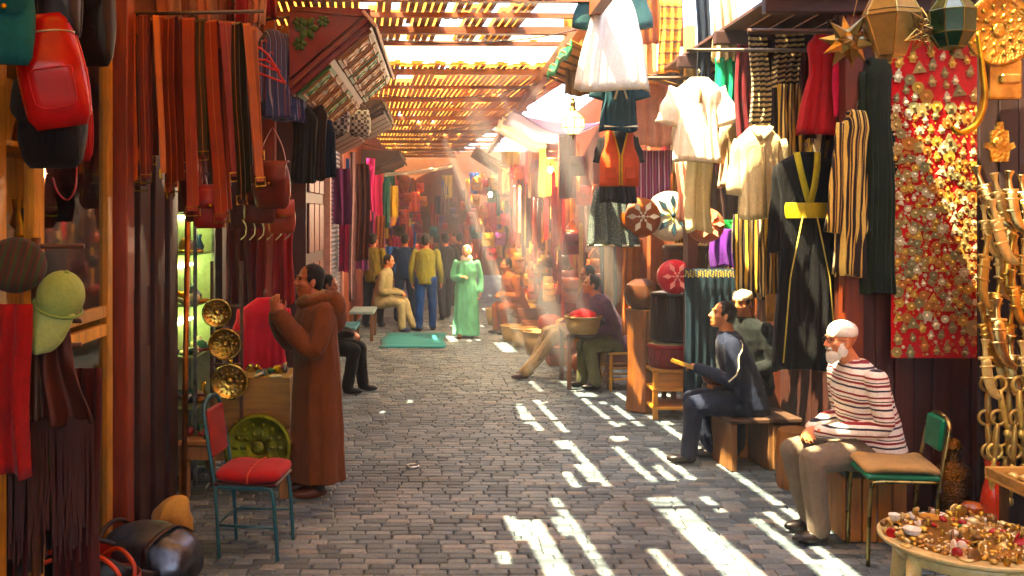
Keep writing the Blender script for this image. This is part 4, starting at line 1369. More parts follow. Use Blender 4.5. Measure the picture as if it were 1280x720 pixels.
for z in (.72, .95, 1.2, 1.4):
    MB().box((0, 0, 0), (.23, .03, .02), bev=.003).build('ledge', wood('#5a3a1a', .55, 1, 'X'), rack, loc=(-.015, -.02, z))
TK = [metal('#caa24a', .3), metal('#8a8a88', .3), paint('#7a1a14', .4), paint('#1f4a6a', .4), metal('#b8742a', .35), paint('#d8c89a', .5), metal('#e0c070', .2), paint('#2a5a3a', .4)]
TKM = []
for prof in ([(.018, 0), (.03, .012), (.032, .028), (.012, .04), (.014, .05)], [(.026, 0), (.026, .012), (.02, .016)], [(.012, 0), (.022, .02), (.008, .05), (.012, .07)], [(.034, 0), (.04, .008), (.03, .012)]):
    for mt in TK:
        me = MB().lathe(prof, 10).mesh('trinket', mt, True)
        TKM.append(me)
def trinkets(cx_, cy_, z, rx, ry, n_, label, group, seed, round_=False, s0=.7, s1=1.4, cat='trinket', pool=None):
    r_ = random.Random(seed)
    out = []
    for i in range(n_):
        while True:
            u, v = r_.uniform(-1, 1), r_.uniform(-1, 1)
            if not round_ or u * u + v * v < 1: break
        s_ = r_.uniform(s0, s1)
        o = link(cat, r_.choice(pool or TKM), None, (cx_ + u * rx, cy_ + v * ry, z), (r_.choice([0, 0, 1.4, .5]), 0, r_.uniform(0, 6)))
        o.location.z += .022 * s_ if o.rotation_euler.x > 1 else (.008 if o.rotation_euler.x > 0 else 0)
        o.scale = (s_, s_, s_)
        tag(o, label, cat, group)
        out.append(o)
    return out
trinkets(-1.50, 7.70, .84, .28, .2, 34, 'small bright trinket on the upper tray of the left stall', 'trinkets on the left stall', 1)
trinkets(-1.66, 7.28, .4375, .22, .16, 28, 'small bead or charm on the low table behind the chair', 'charms on the low left table', 2)
# green lit show case
gc = empty('lit_showcase', (-2.0, 7.75, 0), None, 'narrow glass showcase lit green from inside behind the brass plates', 'showcase')
for (x, y) in ((-.1, -.3), (.1, -.3), (-.1, .3), (.1, .3)):
    MB().box((0, 0, 0), (.025, .025, 2.15)).build('post', metal('#8a8a80', .4), gc, loc=(x, y, 1.08))
for z in (.6, 1.0, 1.4, 1.8, 2.13):
    MB().box((0, 0, 0), (.2, .6, .012)).build('shelf', paint('#8aa070', .4), gc, loc=(0, 0, z))
MB().box((0, 0, 0), (.012, .6, 2.1)).build('back', paint('#b0b888', .5), gc, loc=(-.11, 0, 1.06))
MB().box((0, 0, 0), (.19, .012, 2.1)).build('back', paint('#b0b888', .5), gc, loc=(0, .3, 1.06))
for z in (1.25, 1.7, 2.09):
    tu = MB().tube([(0, -.25, 0), (0, .25, 0)], .013, 8).build('light_tube', glow('#e4ffb8', 4), gc, True, (-.07, 0, z))
for z in (.607, 1.007, 1.407, 1.807):
    trinkets(-1.98, 7.72, z, .06, .24, 9, 'little bottle on a shelf of the green lit showcase', 'bottles in the lit showcase', int(z * 10), s0=1.2, s1=2.6, cat='bottle')
# copper pole leaning
pl = MB().tube([(0, 0, 0), (.03, 0, 2.15)], .02, 10).build('copper_pole', metal('#a8663a', .35), None, True, (-1.83, 6.85, 0)); tag(pl, 'slim copper pole standing before the lit showcase', 'pole')
# crimson garment and dark red cloths
garment('tunic', at(330, 372, 7.9), .62, .19, .2, cloth('#a80a34', .8), 'crimson pink top hanging beside the brass plates', 'top', yaw=.25, sleeve=(.3, .25, .06), seed=3)
for i, (px, hx, w, nm) in enumerate(((300, '#3a0c0a', .2, 'dark maroon'), (318, '#5a120c', .18, 'brick red'), (338, '#6a0f14', .2, 'wine red'), (356, '#8a1218', .16, 'bright cherry red'))):
    hang_cloth('leather_skin', at(px, 285, 8.2 + .06 * i), w, .66, cloth(hx, .75), nm + ' cloth hanging below the brown leather bags', seed=30 + i, folds=2.5, amp=.03)
bentw = MB()
for i in range(6):
    c = at(303 + i * 11, 288, 8.1)
    bentw.tube([c + Vector((.035 * math.sin(a), 0, .09 - .05 * a if a < 1.5 else .035 - .035 * math.cos(a - 1.2) * -1 - .09)) for a in (0, .7, 1.4, 2.1, 2.8, 3.6)], .006, 6)
tag(bentw.build('hook_row', metal('#b8a888', .3), None, True), 'row of curved metal hooks below the brown leather bags', 'hooks')
wall_block('stall_partition', -2.54, -1.95, 8.6, 8.75, -.02, 4.1, wood('#3a170b', .6), 'dark wooden partition behind the brass plate stall', 'partition')
tag(MB().box((0, 0, 2.05), (.10, .10, 4.1), bev=.006).build('wooden_post', wood('#7a3512', .5), None, loc=(-1.48, 8.35, 0)), 'brown wooden post behind the hanging crimson top', 'post')
# hangers with blue striped clothes and dark trousers
rail(at(330, 25, 8.0), at(372, 20, 8.0), label='short rail carrying the blue striped clothes on the left')
blue_s = striped([(0, '#2a3a6a'), (.4, '#8a8aa8'), (.5, '#24305a'), (.8, '#5a3a50')], .06, 'X')
for i, px in enumerate((343, 352, 361)):
    garment('striped_shirt', at(px, 38 + i * 4, 7.9 + .18 * i), .72, .15, .16, blue_s, ('nearest' if i == 0 else 'middle' if i == 1 else 'farthest') + ' of three blue striped shirts hanging high on the left', 'shirt', yaw=1.0, sleeve=(.5, .12, .05), seed=i, depth=.06)
for i, (px, py, hx) in enumerate(((325, 60, '#b81020'), (333, 75, '#c41424'))):
    c = at(px, py, 7.2 + .1 * i)
    hg = MB().tube([Vector(q) for q in catmull([(-.17, 0, -.1), (0, 0, 0), (.17, 0, -.1), (.17, 0, -.115), (-.17, 0, -.115)], 3)], .009, 8, closed=True)
    hg.tube([(0, 0, 0), (0, 0, .05), (.02, 0, .075), (.04, 0, .06)], .004, 6)
    o = hg.build('coat_hanger', paint('#b01020', .3), None, True, c); o.rotation_euler = (0, .3, .5)
    tag(o, ('upper' if i == 0 else 'lower') + ' of two empty red clothes hangers on the left', 'hanger')
for i, (px, py, Y, w, ln, hx, nm) in enumerate(((380, 135, 8.8, .24, .68, '#1c1a12', 'black'), (395, 130, 9.1, .2, .72, '#26190f', 'dark brown'), (408, 150, 9.4, .18, .56, '#16202e', 'navy'))):
    garment('trousers', at(px, py, Y), ln, w * .5, w * .5, cloth(hx, .8), nm + ' garment hanging below the carved canopy', 'garment', yaw=.4, seed=40 + i, neck=.05)
# checkered woven bags
chk, n, l, b = mk('checkered_weave')
ck = n.new('ShaderNodeTexChecker'); ck.inputs['Scale'].default_value = 26
ck.inputs[1].default_value = (.03, .02, .018, 1); ck.inputs[2].default_value = (.45, .4, .33, 1)
l.new(obj_coords(n, l), ck.inputs[0]); l.new(ck.outputs[0], b.inputs['Base Color']); b.inputs['Roughness'].default_value = .7
bag('woven_bag', at(424, 118, 10.6), .22, .34, .16, chk, 'nearer black and white checkered bag under the carved canopy', yaw=.3, strap=.10, flap=False, seed=8)
bag('woven_bag', at(450, 128, 12.2), .26, .34, .16, chk, 'farther black and white checkered bag under the carved canopy', yaw=.2, strap=.10, flap=False, seed=9)

# carved and painted canopies
def canopy(name, y0, y1, xw, zw, xs, zs, lab, rich=True):
    root = empty(name, (xw, y0, zw), None, lab, 'canopy')
    d = Vector((xs - xw, 0, zs - zw)); ln = d.length; d.normalize(); nrm = Vector((-d.z, 0, d.x))
    L_ = y1 - y0
    ang = -math.atan2(d.z, d.x)
    Rm = Matrix.Rotation(ang, 4, 'Y')
    red, gold, green = paint('#6a1c10', .5), paint('#7a4c16', .6), paint('#33521a', .6)
    if not rich:
        red, gold, green = wood('#3a2016'), wood('#4a2c1c'), wood('#33221a')
    def place(u, v, w_, h_, t, off):          # u along slope, v along the lane
        return Matrix.Translation(d * u + Vector((0, v, 0)) - nrm * off) @ Rm, (w_, h_, t)
    def pc(nm, u, v, w_, h_, t, off, mat, par=root, bev=.006):
        M, dd = place(u, v, w_, h_, t, off)
        o = MB().box((0, 0, 0), dd, bev=bev).build(nm, mat, par)
        o.matrix_local = M
        return o
    pc('board', ln / 2, L_ / 2, ln, L_, .05, 0, red)
    nrow, ncol = 2, max(3, int(L_ / .5))
    for j in range(ncol):
        v = L_ * (j + .5) / ncol
        for i in range(nrow):
            u = ln * (i + .5) / nrow
            p_ = pc('panel', u, v, ln / nrow * .86, L_ / ncol * .86, .03, .037, gold if (i + j) % 3 or not rich else green)
            if rich:
                pw_, ph_ = ln / nrow * .86, L_ / ncol * .86
                for (sx_, sy_, dx_, dy_) in ((pw_ * .8, .018, 0, ph_ * .36), (pw_ * .8, .018, 0, -ph_ * .36), (.018, ph_ * .7, pw_ * .38, 0), (.018, ph_ * .7, -pw_ * .38, 0)):
                    MB().box((0, 0, 0), (sx_, sy_, .016), bev=.004).build('moulding', paint('#a06a22', .55), p_, loc=(dx_, dy_, -.02))
                for k_ in range(4):
                    MB().box((0, 0, 0), (pw_ * .2, ph_ * .2, .018), Matrix.Rotation(PI / 4, 4, 'Z'), bev=.006).build('carving', paint('#a87428', .55) if (i + j) % 3 else paint('#5a7a2a', .55), p_, loc=((k_ % 2 - .5) * pw_ * .36, (k_ // 2 - .5) * ph_ * .32, -.016))
    pc('edge_board', ln + .02, L_ / 2, .03, L_ + .1, .18, -.03, paint('#c8a892', .6) if rich else wood('#5a4030'))
    for j in range(2 if rich else 0):
        pass
    # cheek panel, closing the end towards us
    A, B_ = Vector((0, -.02, 0)), d * ln + Vector((0, -.02, 0))
    top = Vector((0, -.02, d.z * ln + .08))
    ck_ = MB(); ck_.prism([(0, .03), (B_.x, B_.z + .03), (B_.x, B_.z + .12), (0, B_.z + .14)], (1, 0, 0), (0, 0, 1), (0, -.02, 0), .04)
    cko = ck_.build('cheek_panel', red, root)
    if rich:
        for (fx, fz, s_) in ((.22, .82, .11), (.13, .6, .07), (.42, .92, .06), (.12, .9, .06)):
            bx = MB()
            for k_ in range(6):
                q = 2 * PI * k_ / 6
                bx.ellipsoid((math.cos(q) * s_ * .5, 0, math.sin(q) * s_ * .5), (s_ * .42, .012, s_ * .28), 10, 6, 0, Matrix.Rotation(-q, 4, 'Y'))
            bx.build('painted_leaf', green, root, True, (B_.x * fx, -.045, B_.z * fz + .06))
        MB().strip([(.03, -.045, .07), (B_.x * .97, -.045, B_.z + .05), (.03, -.045, B_.z + .11)], .02, .012, (0, 1, .01)).build('gilt_line', gold, root)
    # roof boards on top
    pc('roof_board', ln / 2, L_ / 2, ln + .12, L_ + .08, .03, -.08, wood('#4a3a22', .8))
canopy('carved_canopy', 8.0, 11.0, -1.25, 3.12, -.58, 3.70, 'red, green and gilt carved wooden canopy projecting over the left shops')
canopy('wooden_canopy', 13.0, 15.2, -1.6, 3.1, -.75, 3.55, 'plain dark wooden canopy behind the carved one', False)
canopy('wooden_canopy', 19.5, 22, -1.6, 2.95, -.8, 3.3, 'farthest small wooden canopy on the left', False)
# upper left clutter: scarves and wires under the roof
r = random.Random(17)
for i in range(12):
    px = 205 + i * 12
    hang_cloth('rag_cloth', at(px, -60, 7.0 + .12 * (i % 4)), .09, .45 + r.uniform(0, .12), cloth(r.choice(['#8a5a4a', '#6a2a1a', '#a8705a', '#3a2a1a', '#7a1a14', '#b08a78']), .9),
               'narrow cloth strip hanging above the belts', 'cloth', yaw=r.uniform(-.5, .5), group='cloth strips above the belts', seed=60 + i, folds=1.5, amp=.02, nx=10, nz=8)
rail(at(195, -62, 7.1), at(350, -62, 7.1), label='rail above the belts carrying narrow cloth strips')
# benches on the far left
for i, (px, py, Y, hx, lab) in enumerate(((440, 408, 14.5, '#1d6a78', 'low bench with turquoise top at the left shops'), (463, 388, 16.5, '#8aa0a0', 'low bench with pale grey top behind the turquoise one'))):
    p = at(px, py, Y)
    bn = empty('bench', (p.x - .12, Y, 0), None, lab, 'bench')
    MB().box((0, 0, 0), (.42, .9, .05), bev=.01).build('seat', paint(hx, .4), bn, loc=(0, 0, p.z))
    for (x, y) in ((-.17, -.4), (.17, -.4), (-.17, .4), (.17, .4)):
        MB().box((0, 0, 0), (.05, .05, p.z - .027), bev=.004).build('leg', wood('#6a4a2a'), bn, loc=(x, y, (p.z - .027) / 2))

# small things on the paving
rp_ = floor_at(516, 584)
tag(MB().tube([(.05 * math.cos(q), .05 * math.sin(q), .008) for q in (2 * PI * i / 20 for i in range(20))], .008, 7, closed=True).build('metal_ring', metal('#d8d8d8', .25), None, True, (rp_.x, rp_.y, .004)), 'small pale metal ring lying on the paving in mid lane', 'ring')
rug = MB(); rr_ = []
for i in range(13):
    v = i / 12
    top = [Vector(((u - .5) * 1.05 + .03 * math.sin(v * 9), (v - .5) * 1.9, .016 + .010 * mnoise.noise(Vector((u * 5, v * 7, 2))))) for u in [j / 10 for j in range(11)]]
    rr_.append(top + [p_ - Vector((0, 0, .008)) for p_ in top[::-1]])
rug.ring_loft(rr_)
o = rug.build('rug', striped([(0, '#1f6f78'), (.3, '#2a8a8e'), (.45, '#17505c'), (.6, '#2a7a70')], .35, 'Y'), None, True, (-.45, 16.2, 0)); tag(o, 'turquoise woven rug lying on the paving before the far group', 'rug')

# ------------------------------------------------------------------ right-hand row, near
pt = empty('stall_partition', (3.3, 6.8, 0), None, 'dark plank partition behind the red pendant panel and chair', 'partition')
planks(pt, -.50, .58, -.03, .03, 0.02, 4.1, wood('#4a210f', .5), 8, 'X')
tag(MB().box((0, 0, 2.0), (.13, .12, 4.0), bev=.008).build('wooden_post', wood('#6a3010', .5), None, loc=(2.86, 6.68, 0)), 'dark wooden corner post behind the old man', 'post')
bw = empty('back_boarding', (3.2, 9.5, 0), None, 'dark boarded wall behind the hanging clothes and the seated men', 'wall')
planks(bw, -.03, .03, -2.6, 2.6, .02, 3.6, wood('#3f1d10', .6), 16, 'Y')
sf = empty('stall_ceiling', (3.1, 8.4, 3.62), None, 'dark boarded ceiling of the clothes stall on the right', 'ceiling')
for i in range(9):
    MB().box((0, 0, 0), (.17, 3.9, .03), bev=.004).build('board', wood('#4a2a16', .6, 1, 'Y'), sf, loc=(-.72 + i * .18, 0, 0))
for y in (-1.8, -.6, .6, 1.8):
    MB().box((0, 0, 0), (1.75, .09, .11), bev=.008).build('beam', wood('#3a1d0e', .6, 1, 'X'), sf, loc=(0, y, -.075))
rail((2.1, 6.55, 3.36), (3.88, 6.55, 3.36), .02, 'dark beam from which the lanterns hang at top right', wood('#3a2010'), 'hanging_beam')
rail((1.5, 9.4, 3.45), (3.2, 9.4, 3.45), .018, 'pole carrying the orange waistcoat and white gown', wood('#5a3a1a'), 'hanging_pole')
rail((1.9, 7.4, 3.38), (3.15, 7.4, 3.38), .014, 'metal rail carrying cream shirts and striped cloths')
rail((2.2, 6.95, 3.3), (3.1, 6.95, 3.3), .014, 'metal rail carrying the black kaftan and crimson dress')
tag(MB().box((0, 0, 2.0), (.1, .1, 4.0), bev=.008).build('wooden_post', wood('#c0a060', .5), None, loc=(at(862, 0, 9.6).x, 9.6, 0)), 'pale yellow wooden post behind the white tunic', 'post')
tag(MB().box((0, 0, 1.9), (.1, .1, 3.8), bev=.008).build('wooden_post', wood('#a87a4a', .5), None, loc=(at(778, 0, 11.2).x, 12.1, 0)), 'brown wooden post behind the seated man with the basket', 'post')

gold_t = metal('#b5a030', .4)
def trim(root, pts, w, mat, name='trim', off=-.075, t=.006):
    return MB().strip([(p[0], off if len(p) < 3 else p[2], p[1]) for p in pts], w, t, (1, 0, .0)).build(name, mat, root, True)
# black kaftan
kf = garment('kaftan', at(1006, 190, 6.9), 1.56, .21, .23, cloth('#060706', .9, .3), 'long black kaftan with gold neckline and sash behind the old man', 'kaftan', sleeve=(.62, .10, .055), seed=1, folds=5, waist=.17)
for sx in (-1, 1):
    trim(kf, [(sx * .075, -.005, -.045), (sx * .06, -.12, -.07), (sx * .035, -.25, -.088), (sx * .004, -.37, -.09)], .045, cloth('#a8a020', .6), 'gold_trim')
MB().lathe([(.176, -.055), (.182, -.03), (.182, .03), (.176, .055)], 40, 0, Matrix.Translation((0, 0, -.42)) @ Matrix.Diagonal((.92, .55, 1, 1)), cap=False).build('sash', cloth('#b5a522', .55), kf, True)
for sx in (-1, 1):
    trim(kf, [(sx * .05, -.46, -.095), (sx * .14, -.9, -.10), (sx * .19, -1.5, -.10)], .008, cloth('#a89a50', .6), 'seam_cord', t=.008)
# cream shirt
cs = garment('shirt', at(950, 158, 7.3), .70, .165, .175, cloth('#e0d2a4', .85, .12), 'cream button shirt hanging beside the black kaftan', 'shirt', sleeve=(.42, .18, .07), seed=2, amp=.012)
trim(cs, [(0, -.03, -.05), (0, -.3, -.09), (0, -.68, -.11)], .03, cloth('#c8b886'), 'placket')
for sx in (-1, 1):
    trim(cs, [(sx * .07, 0, -.04), (sx * .045, -.05, -.06), (sx * .01, -.1, -.075)], .04, cloth('#d8ca9c'), 'collar')
# white tunic, blazing in the sun
wt = garment('tunic', at(872, 97, 7.8), .68, .18, .2, cloth('#f0e4cc', .85, .08), 'bright white tunic with short sleeves hanging in the sun', 'tunic', sleeve=(.3, .5, .085), seed=3, amp=.015)
trim(wt, [(0, -.03, -.05), (0, -.22, -.09)], .02, cloth('#c8a87a'), 'neck_slit')
hang_cloth('cream_trousers', at(874, 196, 7.95), .22, .62, cloth('#e6dcae', .85, .1, trans=.2), 'cream trousers hanging below the bright white tunic', 'trousers', seed=71, folds=2, amp=.03)
garment('shirt', at(918, 146, 8.2), .6, .15, .16, cloth('#d8b890', .85), 'pale peach shirt hanging between the white tunic and cream shirt', 'shirt', yaw=.5, sleeve=(.3, .2, .06), seed=5)
# white gown
gw = garment('gown', at(766, -42, 9.0), 1.16, .2, .36, cloth('#f2e8d6', .85, .08, trans=.15), 'large white gown hanging high in the light shaft', 'gown', sleeve=(.5, .35, .09), slv_mat=cloth('#2a4a48', .8), seed=6, amp=.03, folds=7)
# teal tunic
tt = garment('tunic', at(774, 84, 9.3), .62, .175, .19, cloth('#1f3d44', .8), 'dark teal tunic with cream embroidery above the orange waistcoat', 'tunic', sleeve=(.22, .5, .075), seed=7)
for sx in (-1, 1):
    trim(tt, [(sx * .03, -.03, -.05), (sx * .055, -.12, -.075), (sx * .03, -.22, -.088), (sx * .06, -.32, -.09)], .02, cloth('#d8caa0'), 'embroidery')
trim(tt, [(-.16, -.58, -.1), (0, -.59, -.115), (.16, -.58, -.1)], .03, cloth('#d8caa0'), 'hem_band')
# orange waistcoat over black shirt
bt = garment('black_shirt', at(773, 160, 9.5), .74, .17, .19, cloth('#15100e', .85), 'black shirt under the orange waistcoat', 'shirt', sleeve=(.25, .3, .06), seed=8)
vst = empty('waistcoat', at(773, 160, 9.5), None, 'orange waistcoat with yellow piping hanging over a black shirt', 'waistcoat')
for sx in (-1, 1):
    rings = []
    for i in range(12):
        t = i / 11
        z = -.03 - .55 * t
        x0 = (.075 - .07 * min(1, t * 2.2)) if t < .45 else .006
        x1 = .14 if t < .25 else .14 + .055 * min(1, (t - .25) * 4)
        bulge = -.105 - .02 * math.sin(3 * t)
        P = [Vector((sx * (x0 + (x1 - x0) * u), bulge + .06 * u * u, z + (.03 * (1 - t) * (.5 - u)))) for u in (0, .25, .5, .75, 1)]
        rings.append(P + [p + Vector((0, .012, 0)) for p in P[::-1]])
    MB().ring_loft(rings).build('front_panel', cloth('#c4561a', .8), vst, True)
    trim(vst, [(sx * .075, -.03, -.115), (sx * .012, -.28, -.125), (sx * .012, -.57, -.13)], .016, cloth('#d8a838'), 'piping')
    MB().box((0, 0, 0), (.11, .012, .11), bev=.004).build('pocket', cloth('#b04a14'), vst, loc=(sx * .1, -.125, -.45))
hook(vst, .0, .1)
# speckled skirt
spk, n, l, b = mk('speckled_cloth')
vv = n.new('ShaderNodeTexVoronoi'); vv.inputs['Scale'].default_value = 55; l.new(obj_coords(n, l), vv.inputs['Vector'])
l.new(ramp(n, l, vv.outputs['Distance'], [(.1, (.35, .38, .28)), (.3, (.10, .13, .10)), (.6, (.06, .08, .07))]), b.inputs['Base Color']); b.inputs['Roughness'].default_value = .85
skt = hang_cloth('skirt', at(766, 236, 9.75), .36, .58, spk, 'grey green speckled skirt with pale hem below the orange waistcoat', 'skirt', seed=9, taper=1.5, folds=4, amp=.035, t=.05)
hemr = MB().strip([((u - .5) * .54, .035 * math.sin(2 * PI * 4 * u) - .03, -.575) for u in [i / 20 for i in range(21)]], .02, .006, (0, 0, 1)); hemr.build('hem', cloth('#d8d0b0'), skt, True)
# more hanging textiles (px, top, Y, width, length, material, label, cat, folds)
st1 = striped([(0, '#c4a050'), (.3, '#2a160c'), (.55, '#d8bc74'), (.7, '#3a2010'), (.85, '#b08a3a')], .055, 'X')
st2 = striped([(0, '#efe0b0'), (.35, '#241408'), (.6, '#c9a24c'), (.8, '#3a220e')], .075, 'X')
st3 = striped([(0, '#d8c08a'), (.5, '#1c120c')], .04, 'Z', wob=.06)
mag = striped([(0, '#7a2044'), (.4, '#a86a8a'), (.5, '#5a1838'), (.8, '#c8a0a8')], .06, 'X')
HC = [
    (906, 72, 8.0, .17, .52, cloth('#1f9a6e', .8), 'bright green cloth hanging behind the white tunic', 'cloth', 2),
    (915, 78, 8.3, .12, .7, cloth('#12685c', .8), 'dark turquoise cloth behind the bright green one', 'cloth', 2),
    (948, 45, 7.55, .16, .72, st3, 'cloth banded in gold and black high between the shirts', 'scarf', 3),
    (985, 40, 7.5, .22, .42, st3, 'crumpled banded gold and black shawl above the black kaftan', 'shawl', 4),
    (930, 55, 7.7, .12, .8, cloth('#5a1418', .85), 'wine red garment behind the gold banded cloth', 'garment', 2),
    (965, 50, 7.7, .14, .95, cloth('#2c100e', .85), 'dark brown cloth hanging between two banded cloths', 'cloth', 2),
    (992, 105, 7.45, .26, .8, st1, 'gold and brown striped cloth hanging left of the crimson dress', 'cloth', 4),
    (938, 268, 7.5, .26, .60, st2, 'dark striped trousers hanging below the cream shirt', 'trousers', 3),
    (968, 262, 7.42, .20, .66, st1, 'gold striped cloth hanging beside the black kaftan', 'cloth', 3),
    (1057, 335, 7.05, .14, .55, cloth('#c00a3c', .75), 'crimson trousers hanging right of the black kaftan', 'trousers', 2),
    (1075, 350, 7.0, .12, .5, cloth('#8a0c4a', .75), 'magenta cloth right of the crimson trousers', 'cloth', 2),
    (1088, 378, 6.92, .15, .38, cloth('#0f5a84', .75), 'deep blue cloth hanging behind the old man', 'cloth', 2),
    (1096, 362, 6.84, .12, .42, cloth('#d8c690', .8), 'cream folded cloth beside the deep blue one', 'cloth', 2),
    (818, 188, 10.0, .34, .58, mag, 'magenta and white striped cloth right of the orange waistcoat', 'cloth', 4),
    (812, 105, 9.9, .42, .64, cloth('#d89a7a', .85, trans=.1), 'peach knitted cloth behind the white tunic', 'cloth', 4),
    (838, 0, 9.9, .24, .75, striped([(0, '#b07a1c'), (.4, '#6a3a10'), (.6, '#d0a040')], .12, 'Z'), 'gold patterned hanging beside the pale yellow post', 'hanging', 3),
    (878, -20, 8.6, .12, 1.0, cloth('#101a24', .8), 'near black cloth hanging beside the pale yellow post', 'cloth', 2),
    (905, -10, 8.0, .20, .58, cloth('#cdb48a', .8), 'cream patterned cloth at the top behind the green cloth', 'cloth', 3),
    (909, 286, 8.9, .30, .36, cloth('#5a2a7a', .8), 'purple cloth hanging above the beaded dark curtain', 'cloth', 3),
    (905, 275, 8.95, .26, .14, cloth('#2a9a44', .8), 'green cloth folded over the purple one', 'cloth', 3),
    (760, 300, 12.45, .22, 1.0, cloth('#2a3a44', .85), 'grey blue cloth hanging behind the seated man with the basket', 'cloth', 3),
    (790, 300, 11.2, .22, 1.1, cloth('#9a5a2a', .85), 'tan cloth hanging behind the drums', 'cloth', 3),
    (858, 200, 8.6, .2, .55, cloth('#e2a88a', .85), 'pink cloth hanging left of the cream trousers', 'cloth', 3),
    (826, -60, 10.3, .55, 1.0, cloth('#8a4a22', .85), 'rust brown blanket hanging high behind the gold patterned hanging', 'blanket', 5),
    (800, -30, 10.6, .4, 1.1, cloth('#c0a070', .85), 'sand coloured blanket hanging high right of the white gown', 'blanket', 4),
    (722, 20, 10.9, .3, .9, cloth('#7a5a2a', .85), 'olive brown cloth hanging left of the white gown', 'cloth', 3),
    (1018, 60, 7.3, .2, .7, cloth('#35100c', .85), 'dark red garment between the banded shawl and crimson dress', 'garment', 3),
]
for i, (px, py, Y, w, ln, mt, lab, cat, fo) in enumerate(HC):
    hang_cloth(cat.replace(' ', '_'), at(px, py, Y), w, ln, mt, lab, cat, yaw=random.Random(i).uniform(-.25, .25), seed=200 + i, folds=fo, amp=.028, t=.012)
r2 = random.Random(91)
PB = [('#6a2a14', 'russet'), ('#b0883e', 'straw yellow'), ('#3a1a10', 'dark brown'), ('#8a5a24', 'ochre'), ('#d0b88a', 'cream'), ('#7a1c1c', 'dark red'), ('#a85a2a', 'terracotta'), ('#2a4a3a', 'bottle green'), ('#c89a4a', 'gold')]
for i in range(44):
    Y = 7.35 + 4.9 * i / 43
    top = (3.35, 2.65, 1.95)[i % 3] + r2.uniform(-.1, .1)
    hx, nm = r2.choice(PB)
    mt = r2.choice([st1, st2, cloth(hx, .85), cloth(hx, .85), cloth(hx, .85)])
    if mt in (st1, st2): nm = 'striped'
    hang_cloth('cloth', (3.05 - r2.uniform(0, .14), Y, top), r2.uniform(.24, .4), r2.uniform(.55, .85), mt, nm + ' cloth in the back row along the boarded wall, ' + ('top' if i % 3 == 0 else 'middle' if i % 3 == 1 else 'bottom') + ' tier', 'cloth', yaw=r2.uniform(.2, 1.1), group='cloths hung along the boarded wall', seed=400 + i, folds=3, amp=.03, nx=16, nz=8)
# crimson dress
cd = garment('dress', at(1034, 38, 6.85), .74, .15, .22, cloth('#a80818', .75), 'crimson dress with hot pink panel above the black kaftan', 'dress', sleeve=None, seed=11, amp=.03)
link('pink_panel', cloth_mesh(.14, .50, cloth('#d00a54', .7), folds=2, amp=.02, seed=12, taper=1.5, t=.01, name='pink_panel'), cd, (.09, -.11, -.13))
# striped jacket and dark coat
garment('striped_jacket', at(1071, 138, 6.6), 1.14, .115, .13, striped([(0, '#dcc070'), (.35, '#20120a'), (.7, '#c8a458'), (.8, '#2a180c')], .05, 'X'), 'gold and black striped jacket hanging beside the dark green coat', 'jacket', yaw=.35, sleeve=(.75, .14, .06), seed=13, tilt=.06)
garment('coat', at(1097, 72, 6.62), 1.62, .10, .12, cloth('#1a2212', .85), 'long dark green coat hanging on the corner post', 'coat', yaw=.2, sleeve=(.7, .05, .05), seed=14)
# beaded dark curtain
bc = hang_cloth('beaded_curtain', at(888, 336, 9.2), .5, 1.35, cloth('#12242c', .8), 'dark teal curtain with a row of gold beads along its top', 'curtain', seed=15, folds=7, amp=.03)
bd = MB()
r = random.Random(2)
for i in range(22):
    x = (i / 21 - .5) * .5
    for k in range(3):
        bd.ellipsoid((x + r.uniform(-.005, .005), -.05, -.02 - k * .022 - .01 * (i % 2)), (.008, .008, .010), 6, 5)
tag(bd.build('beads', metal('#c8a850', .3), bc, True), kind='stuff')
# brown wooden pillar behind lute player
tag(MB().box((0, 0, 1.3), (.10, .2, 2.6), bev=.008).build('wooden_post', wood('#5a2410', .45), None, loc=(at(868, 0, 9.4).x, 9.55, 0)), 'reddish wooden pillar left of the beaded curtain', 'post')
tag(MB().box((0, 0, .9), (.42, .1, 1.8), bev=.008).build('wooden_door', wood('#4a2414', .45), None, loc=(at(990, 0, 8.9).x, 9.0, 0)), 'brown wooden door leaf behind the lute player', 'door')

# poufs, lampshades and drums
def pouf(name, loc, rad, depth, ca, cb, label, cat='pouf', nseg=8, rot=(PI / 2 - .1, 0, .1), cc=None):
    root = empty(name, loc, rot, label, cat)
    n_ = nseg * 6
    prof = [(rad * .9, -depth / 2), (rad, -depth * .3), (rad * 1.03, 0), (rad, depth * .3), (rad * .9, depth / 2), (rad * .5, depth * .56), (.002, depth * .58)]
    MB().lathe(prof, n_).build('body', ca, root, True)
    for k in range(nseg):
        q0 = 2 * PI * k / nseg
        for (r0, r1, wq, m_) in ((.30, .86, .30, cb), (.12, .34, .30, cc or cb)):
            pts = []
            for (rr, dq) in ((r0, 0), ((r0 + r1) / 2, wq * PI / nseg * 1.6), (r1, 0), ((r0 + r1) / 2, -wq * PI / nseg * 1.6)):
                pts.append((math.cos(q0 + dq) * rad * rr, math.sin(q0 + dq) * rad * rr))
            o = MB().prism(pts, (1, 0, 0), (0, 1, 0), (0, 0, depth * (.585 if r0 < .3 else .57)), .02)
            o.build('petal', m_, root)
    MB().lathe([(rad * .1, depth * .58), (rad * .1, depth * .61), (.002, depth * .62)], 14).build('button', cb, root, True)
    return root
cream, navy_, olive = leather('#e0d4b0', .5), leather('#2a4048', .5), leather('#8a8a4a', .5)
pouf('pouf', at(838, 270, 9.9), .255, .16, cream, navy_, 'round cream pouf with blue and olive petals hanging by the drums', cc=olive)
pouf('pouf', at(800, 272, 9.8), .2, .18, leather('#8a4a1c'), leather('#e6d8b8', .5), 'brown pouf with cream star left of the round petal pouf', nseg=6)
